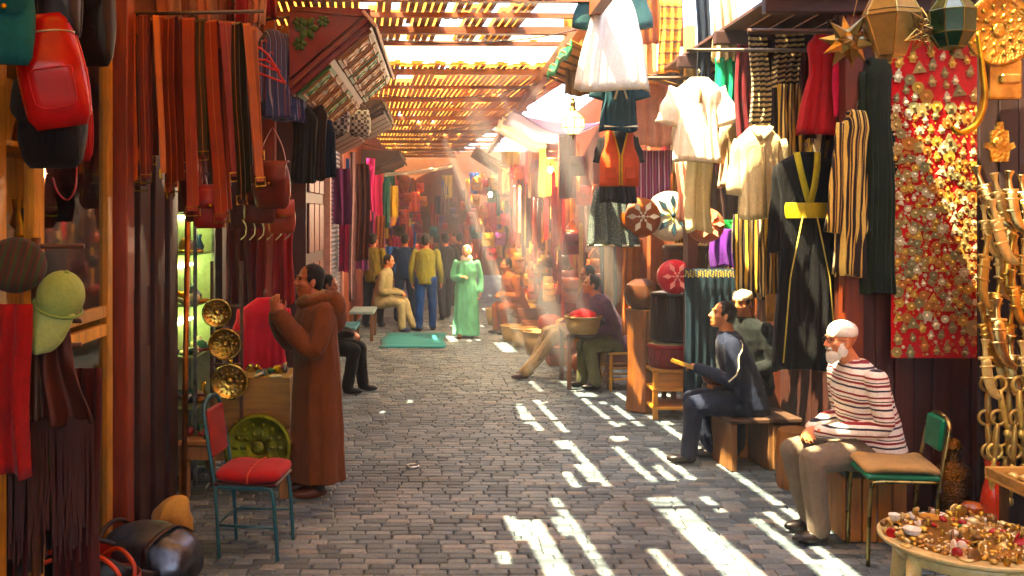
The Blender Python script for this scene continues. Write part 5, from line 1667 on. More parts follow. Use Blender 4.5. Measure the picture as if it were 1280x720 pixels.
pouf('pouf', at(843, 346, 9.6), .17, .14, leather('#b81c34', .4), leather('#e89a8a', .4), 'red pouf with pink star on top of the black drum', nseg=6)
pouf('pouf', at(882, 282, 8.6), .15, .2, leather('#c8785a', .5), leather('#e0a888', .5), 'pink leather pouf hanging below the cream trousers', nseg=6)
def drum(loc, r0, h, body, top, label, tilt=(0, 0, 0), cat='drum'):
    root = empty('drum', loc, tilt, label, cat)
    MB().lathe([(r0 * .93, 0), (r0, .03), (r0 * 1.02, h * .5), (r0, h - .03), (r0 * .97, h)], 32).build('shell', body, root, True)
    MB().lathe([(r0 * 1.02, h - .045), (r0 * 1.05, h - .03), (r0 * 1.05, h - .01), (r0, h + .004)], 32, cap=False).build('hoop', body, root, True)
    MB().lathe([(r0 * 1.0, h + .001), (r0 * .6, h + .02), (.002, h + .03)], 32).build('skin', top, root, True)
    rp = MB()
    for k in range(12):
        q, q2 = 2 * PI * k / 12, 2 * PI * (k + .5) / 12
        rp.tube([(math.cos(q) * r0 * 1.04, math.sin(q) * r0 * 1.04, h - .04), (math.cos(q2) * r0 * 1.035, math.sin(q2) * r0 * 1.035, .04), (math.cos(q + PI / 6) * r0 * 1.04, math.sin(q + PI / 6) * r0 * 1.04, h - .04)], .004, 5)
    rp.build('lacing', leather('#4a3826', .7), root)
    return root
cb = empty('cabinet', (2.42, 10.1, 0), None, 'small wooden cabinet under the stacked drums', 'cabinet')
for (x, y) in ((-.2, -.2), (.2, -.2), (-.2, .2), (.2, .2)):
    MB().box((0, 0, 0), (.05, .05, .52), bev=.004).build('leg', wood('#b07a34'), cb, loc=(x, y, .26))
for z in (.12, .31, .5):
    MB().box((0, 0, 0), (.46, .46, .03), bev=.004).build('shelf', wood('#b07a34', .55, 1, 'X'), cb, loc=(0, 0, z))
MB().box((0, 0, 0), (.36, .02, .16), bev=.004).build('drawer_front', wood('#9a6424', .55, 1, 'X'), cb, loc=(0, -.21, .4))
drum((2.42, 10.1, .52), .23, .24, leather('#7a1420', .4), leather('#d8c49a', .6), 'red drum with cream skin on the small wooden cabinet')
drum((2.42, 10.05, .79), .22, .50, leather('#20140e', .4), leather('#d8d4cc', .5), 'tall black drum with white skin on top of the red drum', (-.05, .04, 0))
drum((2.70, 10.45, 1.42), .26, .36, leather('#4a2412', .4), leather('#c8a878', .6), 'dark brown drum behind the petal pouf')
bx2 = empty('shelf_stack', (2.72, 10.5, 0), None, 'plain wooden rack carrying the dark brown drum', 'rack')
for (x, y) in ((-.22, -.22), (.22, -.22), (-.22, .22), (.22, .22)):
    MB().box((0, 0, 0), (.05, .05, 1.40), bev=.004).build('leg', wood('#5a3418'), bx2, loc=(x, y, .70))
for z in (.4, .9, 1.39):
    MB().box((0, 0, 0), (.5, .5, .025), bev=.004).build('shelf', wood('#5a3418', .55, 1, 'X'), bx2, loc=(0, 0, z))
lathe_thing('leather_pouf', (2.18, 10.35, 1.1), [(.1, 0), (.17, .06), (.2, .16), (.17, .26), (.08, .32)], leather('#4a2c1a', .35), 'dark brown round leather pouf left of the black drum', 'pouf', rip=.03)
lathe_thing('crate_stand', (2.18, 10.35, 0), [(.16, 0), (.18, .02), (.15, .55), (.18, 1.07), (.19, 1.095)], wood('#7a4a1e'), 'waisted wooden stand under the brown leather pouf', 'stand', 8)

# old man's bench, lute player's box and barrel
bo = empty('bench', (2.82, 6.38, 0), (0, 0, -.05), 'low wooden bench under the old man', 'bench')
MB().box((0, 0, 0), (.42, .44, .04), bev=.006).build('seat', cloth('#3a3a24', .9), bo, loc=(0, 0, .44))
for i in range(4):
    MB().box((0, 0, 0), (.085, .02, .41), bev=.004).build('board', wood('#a8722e'), bo, loc=(-.14 + i * .095, -.2, .207))
    MB().box((0, 0, 0), (.02, .1, .41), bev=.004).build('board', wood('#a8722e'), bo, loc=(-.2, -.14 + i * .105, .207))
bo2 = empty('wooden_box', (2.66, 8.12, 0), (0, 0, .12), 'open wooden box serving as a seat for the lute player', 'box')
MB().box((0, 0, 0), (.62, .46, .035), bev=.005).build('top', wood('#4a3424', .6, 1, 'X'), bo2, loc=(0, 0, .41))
MB().box((0, 0, 0), (.58, .025, .38), bev=.005).build('side', wood('#8a5626', .55, 1, 'X'), bo2, loc=(0, .2, .195))
for x in (-.27, .05, .28):
    MB().box((0, 0, 0), (.05, .42, .39), bev=.005).build('side', wood('#7a5634', .6), bo2, loc=(x, 0, .196))
MB().box((0, 0, 0), (.22, .02, .36), bev=.005).build('panel', wood('#86603a', .6), bo2, loc=(.17, -.21, .19))
lathe_thing('wooden_tub', (2.78, 7.45, 0), [(.155, 0), (.16, .03), (.175, .2), (.16, .4), (.15, .44), (.001, .445)], wood('#8a5a24'), 'barrel shaped wooden seat between the lute player and old man', 'tub', 20)

# chair with tan cushion
chrome = metal('#9a8a5a', .25)
c2 = empty('tube_chair', (2.80, 5.93, 0), (0, 0, -.12), 'steel tube chair with tan cushion and green back beside the old man', 'chair')
for sy in (-1, 1):
    MB().tube(catmull([(-.21, sy * .2, 0), (-.205, sy * .2, .25), (-.19, sy * .2, .475), (-.16, sy * .2, .505), (0, sy * .2, .51), (.19, sy * .2, .51)], 4), .0125, 8).build('leg', chrome, c2, True)
    MB().tube(catmull([(.17, sy * .17, 0), (.19, sy * .17, .25), (.21, sy * .17, .5), (.25, sy * .165, .74), (.27, sy * .15, .84), (.275, sy * .08, .88)], 4), .0125, 8).build('leg', chrome, c2, True)
MB().tube([(.275, -.08, .88), (.277, 0, .885), (.275, .08, .88)], .0125, 8).build('top_rail', chrome, c2, True)
MB().box((0, 0, 0), (.42, .42, .035), bev=.012).build('seat', leather('#0f6a4a', .4), c2, loc=(-.01, 0, .535))
cu = MB(); rings = []
for i, (k, z) in enumerate(((.9, .555), (1.0, .565), (1.02, .58), (.96, .592), (.6, .60))):
    rings.append([Vector((.22 * k * (abs(math.cos(q)) ** .35) * (1 if math.cos(q) > 0 else -1), .22 * k * (abs(math.sin(q)) ** .35) * (1 if math.sin(q) > 0 else -1), z + .012 * math.sin(3 * q))) for q in (2 * PI * j / 40 for j in range(40))])
cu.ring_loft(rings).build('cushion', cloth('#a08458', .9), c2, True)
b2 = MB().box((0, 0, 0), (.035, .24, .20), bev=.016).build('backrest', leather('#0f6a4a', .4), c2, loc=(.245, 0, .775)); b2.rotation_euler = (0, .12, 0)

# pendant panel
pp = empty('pendant_panel', at(1170, 448, 6.62), None, 'red cloth panel covered with gilt hand shaped charms beside the corner post', 'charm panel')
PW, PH = .61, 2.2
MB().box((0, .012, PH / 2), (PW, .015, PH), bev=.004).build('backing', cloth('#c41c0a', .8), pp)
def hand_outline(s_):
    return [(x * s_, y * s_) for x, y in ((-.30, -.5), (.30, -.5), (.36, -.1), (.56, .02), (.5, .2), (.34, .16), (.3, .62), (.14, .66), (.1, .95), (-.1, .95), (-.14, .66), (-.3, .62), (-.34, .16), (-.5, .2), (-.56, .02), (-.36, -.1))]
def poly(n_, s_, a0=0, k=1.0):
    return [(math.cos(a0 + 2 * PI * i / n_) * s_ * (k if i % 2 else 1), math.sin(a0 + 2 * PI * i / n_) * s_ * (k if i % 2 else 1)) for i in range(n_)]
def gilded(hexc):
    m = paint(hexc, .32)
    m.node_tree.nodes['Principled BSDF'].inputs['Metallic'].default_value = .4
    return m
gilt = [gilded('#d8b060'), gilded('#c88a50'), gilded('#e6d8b0'), gilded('#b8a068'), gilded('#9a9064')]
CH = []
for g_ in gilt:
    for ol in (hand_outline(.03), poly(14, .03), poly(16, .034, 0, .7), poly(3, .04, PI / 2), poly(6, .03)):
        m1 = MB().prism(ol, (1, 0, 0), (0, 0, 1), (0, 0, 0), .006)
        m1.ellipsoid((0, -.004, 0), (.010, .006, .010), 8, 5)
        CH.append(m1.mesh('charm', g_, False))
r = random.Random(9)
pts = []
for (f0, f1, s_m, cnt_) in ((.80, .96, 1.5, 26), (.62, .80, 1.15, 46), (.36, .62, .8, 105), (.12, .36, .85, 92), (.015, .12, 1.5, 24)):
    got = 0
    for _ in range(6000):
        if got >= cnt_: break
        s_ = s_m * r.uniform(.75, 1.3)
        x, z = r.uniform(-PW / 2 + .02 * s_, PW / 2 - .02 * s_), r.uniform(PH * f0, PH * f1)
        if all((x - a) ** 2 + (z - c) ** 2 > (.0262 * (s_ + t_)) ** 2 for a, c, t_ in pts):
            pts.append((x, z, s_)); got += 1
for (x, z, s_) in pts:
    big = s_ > 1.2
    me = r.choice([CH[5 * r.randrange(5)] if (big and r.random() < .7) else r.choice(CH)])
    o = link('charm', me, pp, (x, -.004, z), (0, r.uniform(-.25, .25), 0))
    o.scale = (s_ * 1.2, 1.3, s_ * 1.2)
small = MB()
cnt = 0
for _ in range(9000):
    x, z = r.uniform(-PW / 2 + .012, PW / 2 - .012), r.uniform(.02, PH * .8)
    s_ = r.uniform(.3, .45)
    if cnt < 260 and all((x - a) ** 2 + (z - c) ** 2 > (.026 * (s_ + t_)) ** 2 for a, c, t_ in pts):
        pts.append((x, z, s_)); cnt += 1
        small.prism([(p_[0] * s_, p_[1] * s_) for p_ in (poly(8, .03) if cnt % 3 else hand_outline(.028))], (1, 0, 0), (0, 0, 1), (x, -.003, z), .006, cnt % 3)
tag(small.build('small_charms', [gilt[0], gilt[1], gilt[2]], pp), kind='stuff')
# lanterns
def lantern(loc, prof, n_, pane, frame, label, hang=.5, rot=0, lit=0):
    root = empty('lantern', loc, (0, 0, rot), label, 'lantern')
    for i in range(len(prof) - 1):
        (r0, z0), (r1, z1) = prof[i], prof[i + 1]
        for k in range(n_):
            q0, q1 = 2 * PI * k / n_, 2 * PI * (k + 1) / n_
            P = [Vector((math.cos(q0) * r0, math.sin(q0) * r0, z0)), Vector((math.cos(q1) * r0, math.sin(q1) * r0, z0)), Vector((math.cos(q1) * r1, math.sin(q1) * r1, z1)), Vector((math.cos(q0) * r1, math.sin(q0) * r1, z1))]
            c = sum(P, Vector()) / 4
            nrm = (P[1] - P[0]).cross(P[3] - P[0])
            if nrm.length < 1e-9: continue
            nrm.normalize()
            Q = [c + (p - c) * .985 for p in P]
            MB().add([q + nrm * .002 for q in Q] + [q - nrm * .002 for q in Q], [(0, 1, 2, 3), (7, 6, 5, 4), (0, 4, 5, 1), (1, 5, 6, 2), (2, 6, 7, 3), (3, 7, 4, 0)]).build('pane', pane, root)
    fr_ = MB()
    for k in range(n_):
        q = 2 * PI * k / n_
        fr_.tube([(math.cos(q) * r_, math.sin(q) * r_, z_) for r_, z_ in prof], .006, 5)
    for r_, z_ in prof:
        fr_.tube([(math.cos(2 * PI * k / n_) * r_, math.sin(2 * PI * k / n_) * r_, z_) for k in range(n_)], .006, 5, closed=True)
    fr_.build('frame', frame, root)
    zt, zb, rt = prof[-1][1], prof[0][1], prof[-1][0]
    MB().lathe([(rt * 1.1, zt), (rt * .7, zt + .05), (.03, zt + .09), (.018, zt + .12), (.024, zt + .135), (.002, zt + .15)], n_).build('cap', frame, root)
    MB().lathe([(.002, zb - .05), (.018, zb - .035), (.012, zb - .02), (prof[0][0], zb)], n_).build('base', frame, root)
    MB().tube([(0, 0, zt + .14), (0, 0, zt + .14 + hang)], .003, 5).build('chain', frame, root)
    if lit:
        ld = bpy.data.lights.new('lantern_light', 'POINT'); ld.energy = lit; ld.color = (1, .72, .38); ld.shadow_soft_size = .05
        lo = bpy.data.objects.new('lantern_light', ld); COL.objects.link(lo); lo.parent = root; lo.location = (0, 0, (zt + zb) / 2)
    return root
amber = paint('#a08a54', .25); brass3 = metal('#b09a62', .3); dgreen = paint('#123a22', .15)
lantern(at(1113, 70, 5.9), [(.085, 0), (.175, .24), (.165, .27), (.10, .40)], 6, amber, brass3, 'wide six sided golden lantern hanging at top right', .3, .3)
lantern(at(1190, 55, 5.65), [(.07, -.02), (.125, .06), (.13, .19), (.08, .26)], 8, dgreen, metal('#6a6a40', .35), 'green glass lantern hanging above the red charm panel', .4)
lantern(at(716, 168, 10.4), [(.05, 0), (.12, .07), (.12, .17), (.04, .25)], 8, glow('#ffd988', 1.0), brass3, 'small lit yellow lantern hanging over the lane', .9, 0, 18)
def star(loc, R_, label, open_=False):
    root = empty('star_lantern', loc, (.2, .1, .3), label, 'lantern')
    phi = (1 + 5 ** .5) / 2
    ico = [Vector(v).normalized() for v in ((0, 1, phi), (0, 1, -phi), (0, -1, phi), (0, -1, -phi), (1, phi, 0), (1, -phi, 0), (-1, phi, 0), (-1, -phi, 0), (phi, 0, 1), (phi, 0, -1), (-phi, 0, 1), (-phi, 0, -1))]
    for v in ico:
        a = v.orthogonal().normalized(); b_ = v.cross(a)
        base = [v * R_ * .38 + (a * math.cos(q) + b_ * math.sin(q)) * R_ * .22 for q in (2 * PI * k / 5 for k in range(5))]
        m_ = MB()
        if open_:
            for k in range(5):
                m_.tube([base[k], v * R_], .004, 4); m_.tube([base[k], base[(k + 1) % 5]], .004, 4)
        else:
            m_.add(base + [v * R_], [(0, 1, 5), (1, 2, 5), (2, 3, 5), (3, 4, 5), (4, 0, 5), (4, 3, 2, 1, 0)])
        m_.build('point', brass3, root)
    if not open_:
        MB().ellipsoid((0, 0, 0), (R_ * .42,) * 3, 12, 8).build('core', brass3, root)
    MB().tube([(0, 0, R_ * .4), (0, 0, R_ + .3)], .003, 5).build('chain', brass3, root)
star(at(1060, 52, 6.05), .19, 'solid golden star lantern hanging beside the crimson dress')
star(at(1158, 38, 5.75), .16, 'open wire star lantern between the golden and green lanterns', True)
# brass wall at the right edge
eb = empty('brass_display_board', (3.72, 6.05, 0), (0, 0, 0), 'dark board behind the brass ware at the right edge', 'board')
planks(eb, -.32, .30, .0, .03, .02, 3.7, wood('#2a150a', .6), 5, 'X')
dish('brass_plate', at(1249, 38, 5.9), .22, brass, 'large embossed brass plate hanging at the top right corner', 0, .0)
pxh = lambda px, py: at(px, py, 5.95)
hm_ = MB().prism(hand_outline(.17), (1, 0, 0), (0, 0, 1), (0, 0, 0), .025); hm_.ellipsoid((0, -.015, .03), (.05, .012, .04), 10, 6)
o = hm_.build('brass_hand', metal('#b09050', .35, .3, .6, 50), None, False, pxh(1249, 185)); tag(o, 'large brass hand charm hanging below the brass box', 'charm')
bxx = empty('brass_box', pxh(1253, 100), None, 'square brass lock box hanging below the large brass plate', 'box')
MB().box((0, 0, 0), (.21, .07, .24), bev=.01).build('body', metal('#c0a868', .3), bxx)
MB().box((.02, -.05, 0), (.12, .04, .06), bev=.01).build('lock', brass3, bxx)
hn = MB().tube(catmull([at(1222, 40, 5.75), at(1228, 90, 5.75), at(1230, 125, 5.75), at(1220, 155, 5.74), at(1200, 166, 5.73), at(1190, 158, 5.73)], 6), [.012 + .011 * math.sin(PI * min(1, i / 30 * 1.0)) for i in range(31)], 12)
tag(hn.build('powder_horn', metal('#b89a4a', .3), None, True), 'long curved brass horn hanging over the red charm panel', 'horn')
dg_m = []
for mt in (metal('#c8aa60', .28), gilded('#e0cc88'), gilded('#a89050'), metal('#e0cc90', .22)):
    m1 = MB()
    m1.tube(catmull([(0, 0, .0), (.012, 0, -.12), (.04, 0, -.21), (.10, 0, -.26)], 4), lerp_list([.036, .036, .03, .012], 4), 12, sy=.45)
    m1.tube(catmull([(0, 0, .0), (-.004, 0, .07), (.0, 0, .12)], 4), lerp_list([.02, .014, .032], 4), 10, sy=.6)
    m1.box((0, 0, .002), (.09, .03, .02), bev=.004)
    for zc in (-.05, -.12):
        m1.box((.006, 0, zc), (.08, .035, .014), bev=.004)
    dg_m.append(m1.mesh('dagger', mt, True))
r = random.Random(31)
for row in range(6):
    for i in range(4):
        px = 1231 + i * 17 + r.uniform(-3, 3); py = 238 + row * 42 + r.uniform(-6, 6)
        o = link('curved_dagger', r.choice(dg_m), None, at(px, py, 5.99 - .05 * ((row + i) % 3)), (0, r.uniform(-.1, .5) - .25, r.uniform(-.4, .4)))
        s_ = r.uniform(.85, 1.15); o.scale = (s_, s_, s_)
        tag(o, 'curved brass dagger hanging on the board at the right edge', 'dagger', 'brass daggers at the right edge')
hook_m = []
for mt in (gilded('#d0b468'), gilded('#a88c50')):
    m1 = MB()
    m1.tube([(.045 * math.cos(q), 0, -.05 + .045 * math.sin(q)) for q in (2 * PI * i / 14 for i in range(14))], .011, 7, closed=True)
    m1.tube(catmull([(0, 0, -.09), (0, 0, -.2), (.01, 0, -.34)], 3), lerp_list([.014, .022, .012], 3), 9)
    m1.ellipsoid((.01, 0, -.36), (.026, .02, .03), 10, 7)
    hook_m.append(m1.mesh('door_knocker', mt, True))
for row in range(3):
    for i in range(5):
        px = 1233 + i * 13 + r.uniform(-3, 3); py = 470 + row * 42
        o = link('door_knocker', r.choice(hook_m), None, at(px, py, 5.97 - .05 * (i % 2)), (0, r.uniform(-.15, .15), r.uniform(-.3, .3)))
        tag(o, 'brass ring and rod fitting hanging below the daggers at the right edge', 'fitting', 'brass fittings at the right edge')
# vase, tables
lathe_thing('bronze_vase', (3.37, 6.3, .12), [(.05, 0), (.105, .02), (.12, .12), (.122, .26), (.10, .33), (.05, .37), (.042, .42), (.06, .46), (.045, .5), (.02, .52)], metal('#6a4420', .4, .4, .8, 70), 'tall engraved bronze jar standing behind the charm table', 'vase')
lathe_thing('vase_plinth', (3.37, 6.3, 0), [(.16, 0), (.17, .01), (.16, .118), (.001, .12)], wood('#4a2a14'), 'low round plinth under the engraved bronze jar', 'plinth', 18)
lathe_thing('glass_vase', (3.42, 5.95, 0), [(.06, 0), (.07, .3), (.05, .42), (.03, .5), (.045, .58)], paint('#c8481a', .2), 'slim orange vase beside the engraved bronze jar', 'vase')
def plastic_table(loc, rad, h, label, legs=4, a0=.4):
    root = empty('plastic_table', loc, None, label, 'table')
    pm_ = paint('#d8c890', .4)
    MB().lathe([(rad * .97, h - .03), (rad, h - .02), (rad * 1.01, h - .005), (rad, h), (rad * .97, h - .004), (.001, h - .004)], 40).build('table_top', pm_, root, True)
    MB().lathe([(rad * .80, h - .10), (rad * .9, h - .03), (rad * .86, h - .03), (rad * .78, h - .10)], 40, cap=False).build('apron', pm_, root, True)
    for i in range(legs):
        q = a0 + 2 * PI * i / legs
        c_, s_ = math.cos(q), math.sin(q)
        m_ = MB()
        m_.tube([(c_ * rad * .80, s_ * rad * .80, h - .05), (c_ * rad * .85, s_ * rad * .85, h * .5), (c_ * rad * .92, s_ * rad * .92, 0)], [.055, .042, .036], 10, sx=1, sy=.5, up=(c_, s_, 0))
        m_.build('leg', pm_, root, True)
    return root
plastic_table((2.74, 4.98, 0), .43, .43, 'round cream plastic table heaped with brass trinkets at bottom right', 5, .95)
plastic_table((3.25, 4.75, 0), .34, .42, 'second round plastic table with trinkets at the right edge', 4, .2)
TK2 = []
for prof in ([(.014, 0), (.024, .008), (.026, .018), (.010, .028)], [(.022, 0), (.024, .006), (.018, .010)], [(.010, 0), (.016, .012), (.007, .03), (.010, .038)], [(.030, 0), (.036, .006), (.026, .010)]):
    for mt in (metal('#d8b868', .3), metal('#c8a058', .35), gilded('#e8d8a0'), gilded('#b89858'), paint('#e8e0d0', .4), gilded('#d8c080'), gilded('#7a5a34'), paint('#9a2018', .4)):
        TK2.append(MB().lathe(prof, 9).mesh('trinket', mt, True))
trinkets(2.73, 4.98, .4275, .40, .40, 125, 'small brass trinket heaped on the round cream table', 'trinkets on the round cream table', 51, True, .7, 1.3, pool=TK2)
trinkets(2.76, 5.03, .455, .27, .27, 60, 'small brass trinket on top of the heap on the round table', 'trinkets on the round cream table top', 52, True, .7, 1.2, pool=TK2)
trinkets(3.2, 4.78, .418,   .28, .28, 34, 'small trinket on the second plastic table', 'trinkets on the second table', 53, True, 1.0, 1.7, pool=TK2)
for (px, py, hx, s_, nm, prof) in ((1140, 668, '#e8e0d0', 1.0, 'white shell bowl', [(.03, 0), (.06, .01), (.075, .05), (.07, .055), (.03, .02)]), (1165, 650, '#b88a4a', 1.0, 'tan flat dish', [(.05, 0), (.09, .015), (.1, .03), (.08, .025)]),
                               (1215, 640, '#8a4a1c', 1.1, 'brown wooden lidded box', [(.07, 0), (.085, .01), (.085, .05), (.06, .075), (.01, .085)]), (1235, 672, '#b01414', .9, 'red lacquer tray', [(.05, 0), (.08, .01), (.085, .02), (.06, .015)]), (1200, 662, '#1f6a3a', .8, 'small green pot', [(.03, 0), (.045, .02), (.04, .05), (.02, .06)]), (1118, 650, '#f0ead8', .9, 'white porcelain cup', [(.03, 0), (.05, .03), (.055, .06), (.05, .06), (.02, .02)])):
    zz = .45
    Y = (H - zz) * F / (py - HZ)
    o = lathe_thing('small_dish', at(px, py, Y), [(a * s_ * .62, c * s_ * .62) for a, c in prof], paint(hx, .3), nm + ' among the trinkets on the round cream table', 'dish')
hb_ = MB(); r3 = random.Random(8)
for i in range(900):
    a_, q_ = math.sqrt(r3.random()), r3.uniform(0, 2 * PI)
    x, y = a_ * .37 * math.cos(q_), a_ * .37 * math.sin(q_)
    hgt = .055 * (1 - a_ ** 2) * (.6 + .5 * mnoise.noise(Vector((x * 9, y * 9, 3)))) 
    s_ = r3.uniform(.006, .014)
    hb_.ellipsoid((x, y, max(.004, hgt) * r3.uniform(.75, 1.0) + s_ * .4), (s_, s_ * r3.uniform(.6, 1), s_ * .7), 6, 4, r3.randrange(4), Matrix.Rotation(r3.uniform(0, 3), 4, 'Z'))
hb_.lathe([(.36, 0), (.28, .018), (.15, .035), (.002, .042)], 24, 3)
tag(hb_.build('bead_heap', [gilded('#d0ac58'), gilded('#e8dcb4'), gilded('#b08448'), gilded('#8a6a3a')], None, True, (2.74, 5.0, .428)), 'heap of brass beads and buttons on the round cream table', 'beads', None, 'stuff')
tr_ = empty('wooden_tray', (3.55, 5.35, 0), None, 'wooden tray of brass trinkets at the right edge above the tables', 'tray')
MB().box((0, 0, 0), (.75, .5, .02), bev=.004).build('tray_bottom', wood('#c0985a', .5, 1, 'X'), tr_, loc=(0, 0, .58))
for (x, y, sx, sy) in ((0, -.24, .75, .02), (0, .24, .75, .02), (-.365, 0, .02, .46), (.365, 0, .02, .46)):
    MB().box((0, 0, 0), (sx, sy, .05), bev=.004).build('tray_edge', wood('#c0985a', .5, 1, 'X'), tr_, loc=(x, y, .616))
for (x, y) in ((-.3, -.18), (.3, -.18), (-.3, .18), (.3, .18)):
    MB().box((0, 0, 0), (.04, .04, .568), bev=.004).build('leg', wood('#6a4420'), tr_, loc=(x, y, .285))
trinkets(3.5, 5.35, .592,   .3, .2, 36, 'small brass trinket in the wooden tray at the right edge', 'trinkets in the wooden tray', 54, False, 1.0, 1.8, pool=TK2)

# stool, basket and crates of the middle stall
stl = empty('stool', (2.20, 11.72, 0), (0, 0, .15), 'pale wooden stool with rungs under the man with the basket', 'stool')
pw = wood('#c8923e', .5)
for (x, y) in ((-.17, -.17), (.17, -.17), (-.17, .17), (.17, .17)):
    MB().tube([(x * 1.1, y * 1.1, 0), (x, y, .43)], .02, 8).build('leg', pw, stl, True)
for z in (.14, .27):
    for (a, c) in (((-.17, -.17), (.17, -.17)), ((.17, -.17), (.17, .17)), ((.17, .17), (-.17, .17)), ((-.17, .17), (-.17, -.17))):
        MB().tube([(a[0] * 1.06, a[1] * 1.06, z), (c[0] * 1.06, c[1] * 1.06, z)], .012, 6).build('rung', pw, stl, True)
MB().box((0, 0, 0), (.40, .40, .03), bev=.01).build('seat', wood('#c89a50', .6, 2), stl, loc=(0, 0, .445))
wv, n, l, b = mk('wicker')
wa = n.new('ShaderNodeTexWave'); wa.inputs['Scale'].default_value = 22; wa.inputs['Distortion'].default_value = 2.5; wa.bands_direction = 'Z'
l.new(obj_coords(n, l), wa.inputs[0])
l.new(ramp(n, l, wa.outputs[0], [(.2, (.28, .14, .03)), (.7, (.62, .40, .10))]), b.inputs['Base Color']); b.inputs['Roughness'].default_value = .7
bump(n, l, wa.outputs[0], .8, .01, b)
def basket(loc, rad, h, label, fill=None, n_=14):
    root = empty('wicker_basket', loc, None, label, 'basket')
    MB().lathe([(rad * .75, 0), (rad * .9, h * .4), (rad, h), (rad * .95, h), (rad * .85, h * .4), (.01, h * .3)], 28, 0, None, cap=True).build('wall', wv, root, True)
    MB().tube([(math.cos(q) * rad, math.sin(q) * rad, h) for q in (2 * PI * i / 24 for i in range(24))], .013, 7, closed=True).build('rim', wv, root, True)
    return root
basket((1.72, 11.55, .69), .22, .2, 'yellow wicker basket held by the man in the plum jacket')
o = MB().ellipsoid((0, 0, 0), (.17, .15, .08), 18, 10).build('red_cloth_bundle', cloth('#c01230', .8), None, True, (1.72, 11.55, .90)); tag(o, 'crumpled red cloth bundle filling the yellow wicker basket', 'cloth')
lt = empty('low_table', (1.80, 11.95, 0), None, 'low dark red table supporting the yellow basket', 'table')
MB().box((0, 0, 0), (.55, .8, .04), bev=.006).build('table_top', wood('#4a2a18', .6, 1, 'Y'), lt, loc=(0, 0, .66))
for (x, y) in ((-.24, -.36), (.24, -.36), (-.24, .36), (.24, .36)):
    MB().box((0, 0, 0), (.05, .05, .64), bev=.005).build('leg', wood('#4a2a18', .6), lt, loc=(x, y, .32))

# ------------------------------------------------------------------ awnings over the right-hand stalls
def awning(loc, L_, out, drop, mat, label, ribs=True, sag=.06, edge=None, seed=0, rot=0):
    """loc = lane edge, near end; spans L_ along the lane and out to the right, falling by drop"""
    root = empty('awning', loc, (0, 0, rot), label, 'awning')
    r_ = random.Random(seed)
    nx, ny = 14, 18
    rows_ = []
    for j in range(ny + 1):
        v = j / ny
        top = []
        for i in range(nx + 1):
            u = i / nx
            z = -drop * u - sag * math.sin(PI * u) * (.6 + .4 * math.cos(5 * v * PI)) - .03 * math.sin(4 * PI * v) * (1 - u) + .02 * mnoise.noise(Vector((u * 4, v * 5, seed)))
            top.append(Vector((u * out, v * L_, z)))
        rows_.append(top + [p - Vector((0, 0, .008)) for p in top[::-1]])
    MB().ring_loft(rows_).build('canvas', mat, root, True)
    if edge:
        hem = MB().strip([(-.005, v * L_, -.05 - .03 * math.sin(4 * PI * v)) for v in [i / 18 for i in range(19)]], .13, .006, (0, 0, 1)); hem.build('valance', edge, root, True)
    if ribs:
        for j in range(int(L_ / .4) + 1):
            y = .05 + j * (L_ - .1) / max(1, int(L_ / .4))
            MB().tube([(-.05, y, -.03), (out * .5, y, -drop * .5 - sag - .03), (out, y, -drop - .03)], .014, 6).build('rib', wood('#7a5224', .6, 1, 'X'), root, True)
    return root
awning((1.32, 9.6, 3.86), 2.2, 1.5, .55, cloth('#a8804a', .85, .2, trans=.35), 'brown ribbed awning with green edge over the waistcoat', True, edge=cloth('#2a8a4a'), seed=1)
awning((1.0, 15.4, 3.70), 2.4, 1.1, .6, cloth('#f0e6d0', .85, .08, trans=.5), 'sunlit cream canvas awning over the far right stalls', False, seed=2)
awning((.95, 12.4, 3.50), 2.2, 1.2, .15, cloth('#b8a0b4', .85, .1, trans=.4), 'sagging lilac canvas awning before the cream one', False, seed=3, sag=.26)
awning((.75, 19.0, 3.5), 3.0, 1.0, .6, cloth('#e8d8b8', .85, .1, trans=.45), 'farthest pale canvas awning on the right', True, seed=4)
o = awning((-1.3, 21.2, 3.05), 1.6, 1.6, -.2, cloth('#f2ead8', .8, .06, trans=.5), 'white cloth stretched low across the far lane', False, seed=6)
# ------------------------------------------------------------------ the far stalls: walls and goods
wall_block('shop_facade', 2.35, 3.8, 13.2, 34, -.02, 3.9, wood('#6a3418', .6), 'brown boarded stall fronts behind the leather goods on the far right', 'stall front')
wall_block('shop_partition', 2.75, 3.85, 12.55, 12.75, -.02, 3.7, wood('#6a3a1c', .6), 'boarded partition behind the man with the basket', 'partition')
far_r = random.Random(77)
PAL_R = ['#b8561a', '#8a3412', '#c8742a', '#6a2810', '#a8401a', '#d08a3a', '#b02a18', '#5a3018', '#c09a5a', '#7a1a14', '#d8a050']
PAL_L = ['#8a1a3a', '#b81a5a', '#1f4a8a', '#b01a1a', '#3a1a14', '#c8a040', '#6a2a5a', '#2a6a5a', '#8a4a2a', '#d05a1a']
NAMES = {'#b8561a': 'orange tan', '#8a3412': 'red brown', '#c8742a': 'light orange', '#6a2810': 'dark brown', '#a8401a': 'rust', '#d08a3a': 'honey yellow', '#b02a18': 'brick red', '#5a3018': 'walnut', '#c09a5a': 'sand coloured', '#7a1a14': 'dark red', '#d8a050': 'golden',
         '#8a1a3a': 'wine red', '#b81a5a': 'magenta', '#1f4a8a': 'blue', '#b01a1a': 'red', '#3a1a14': 'dark brown', '#c8a040': 'mustard', '#6a2a5a': 'plum', '#2a6a5a': 'teal', '#8a4a2a': 'brown', '#d05a1a': 'orange'}
BAGS = {}
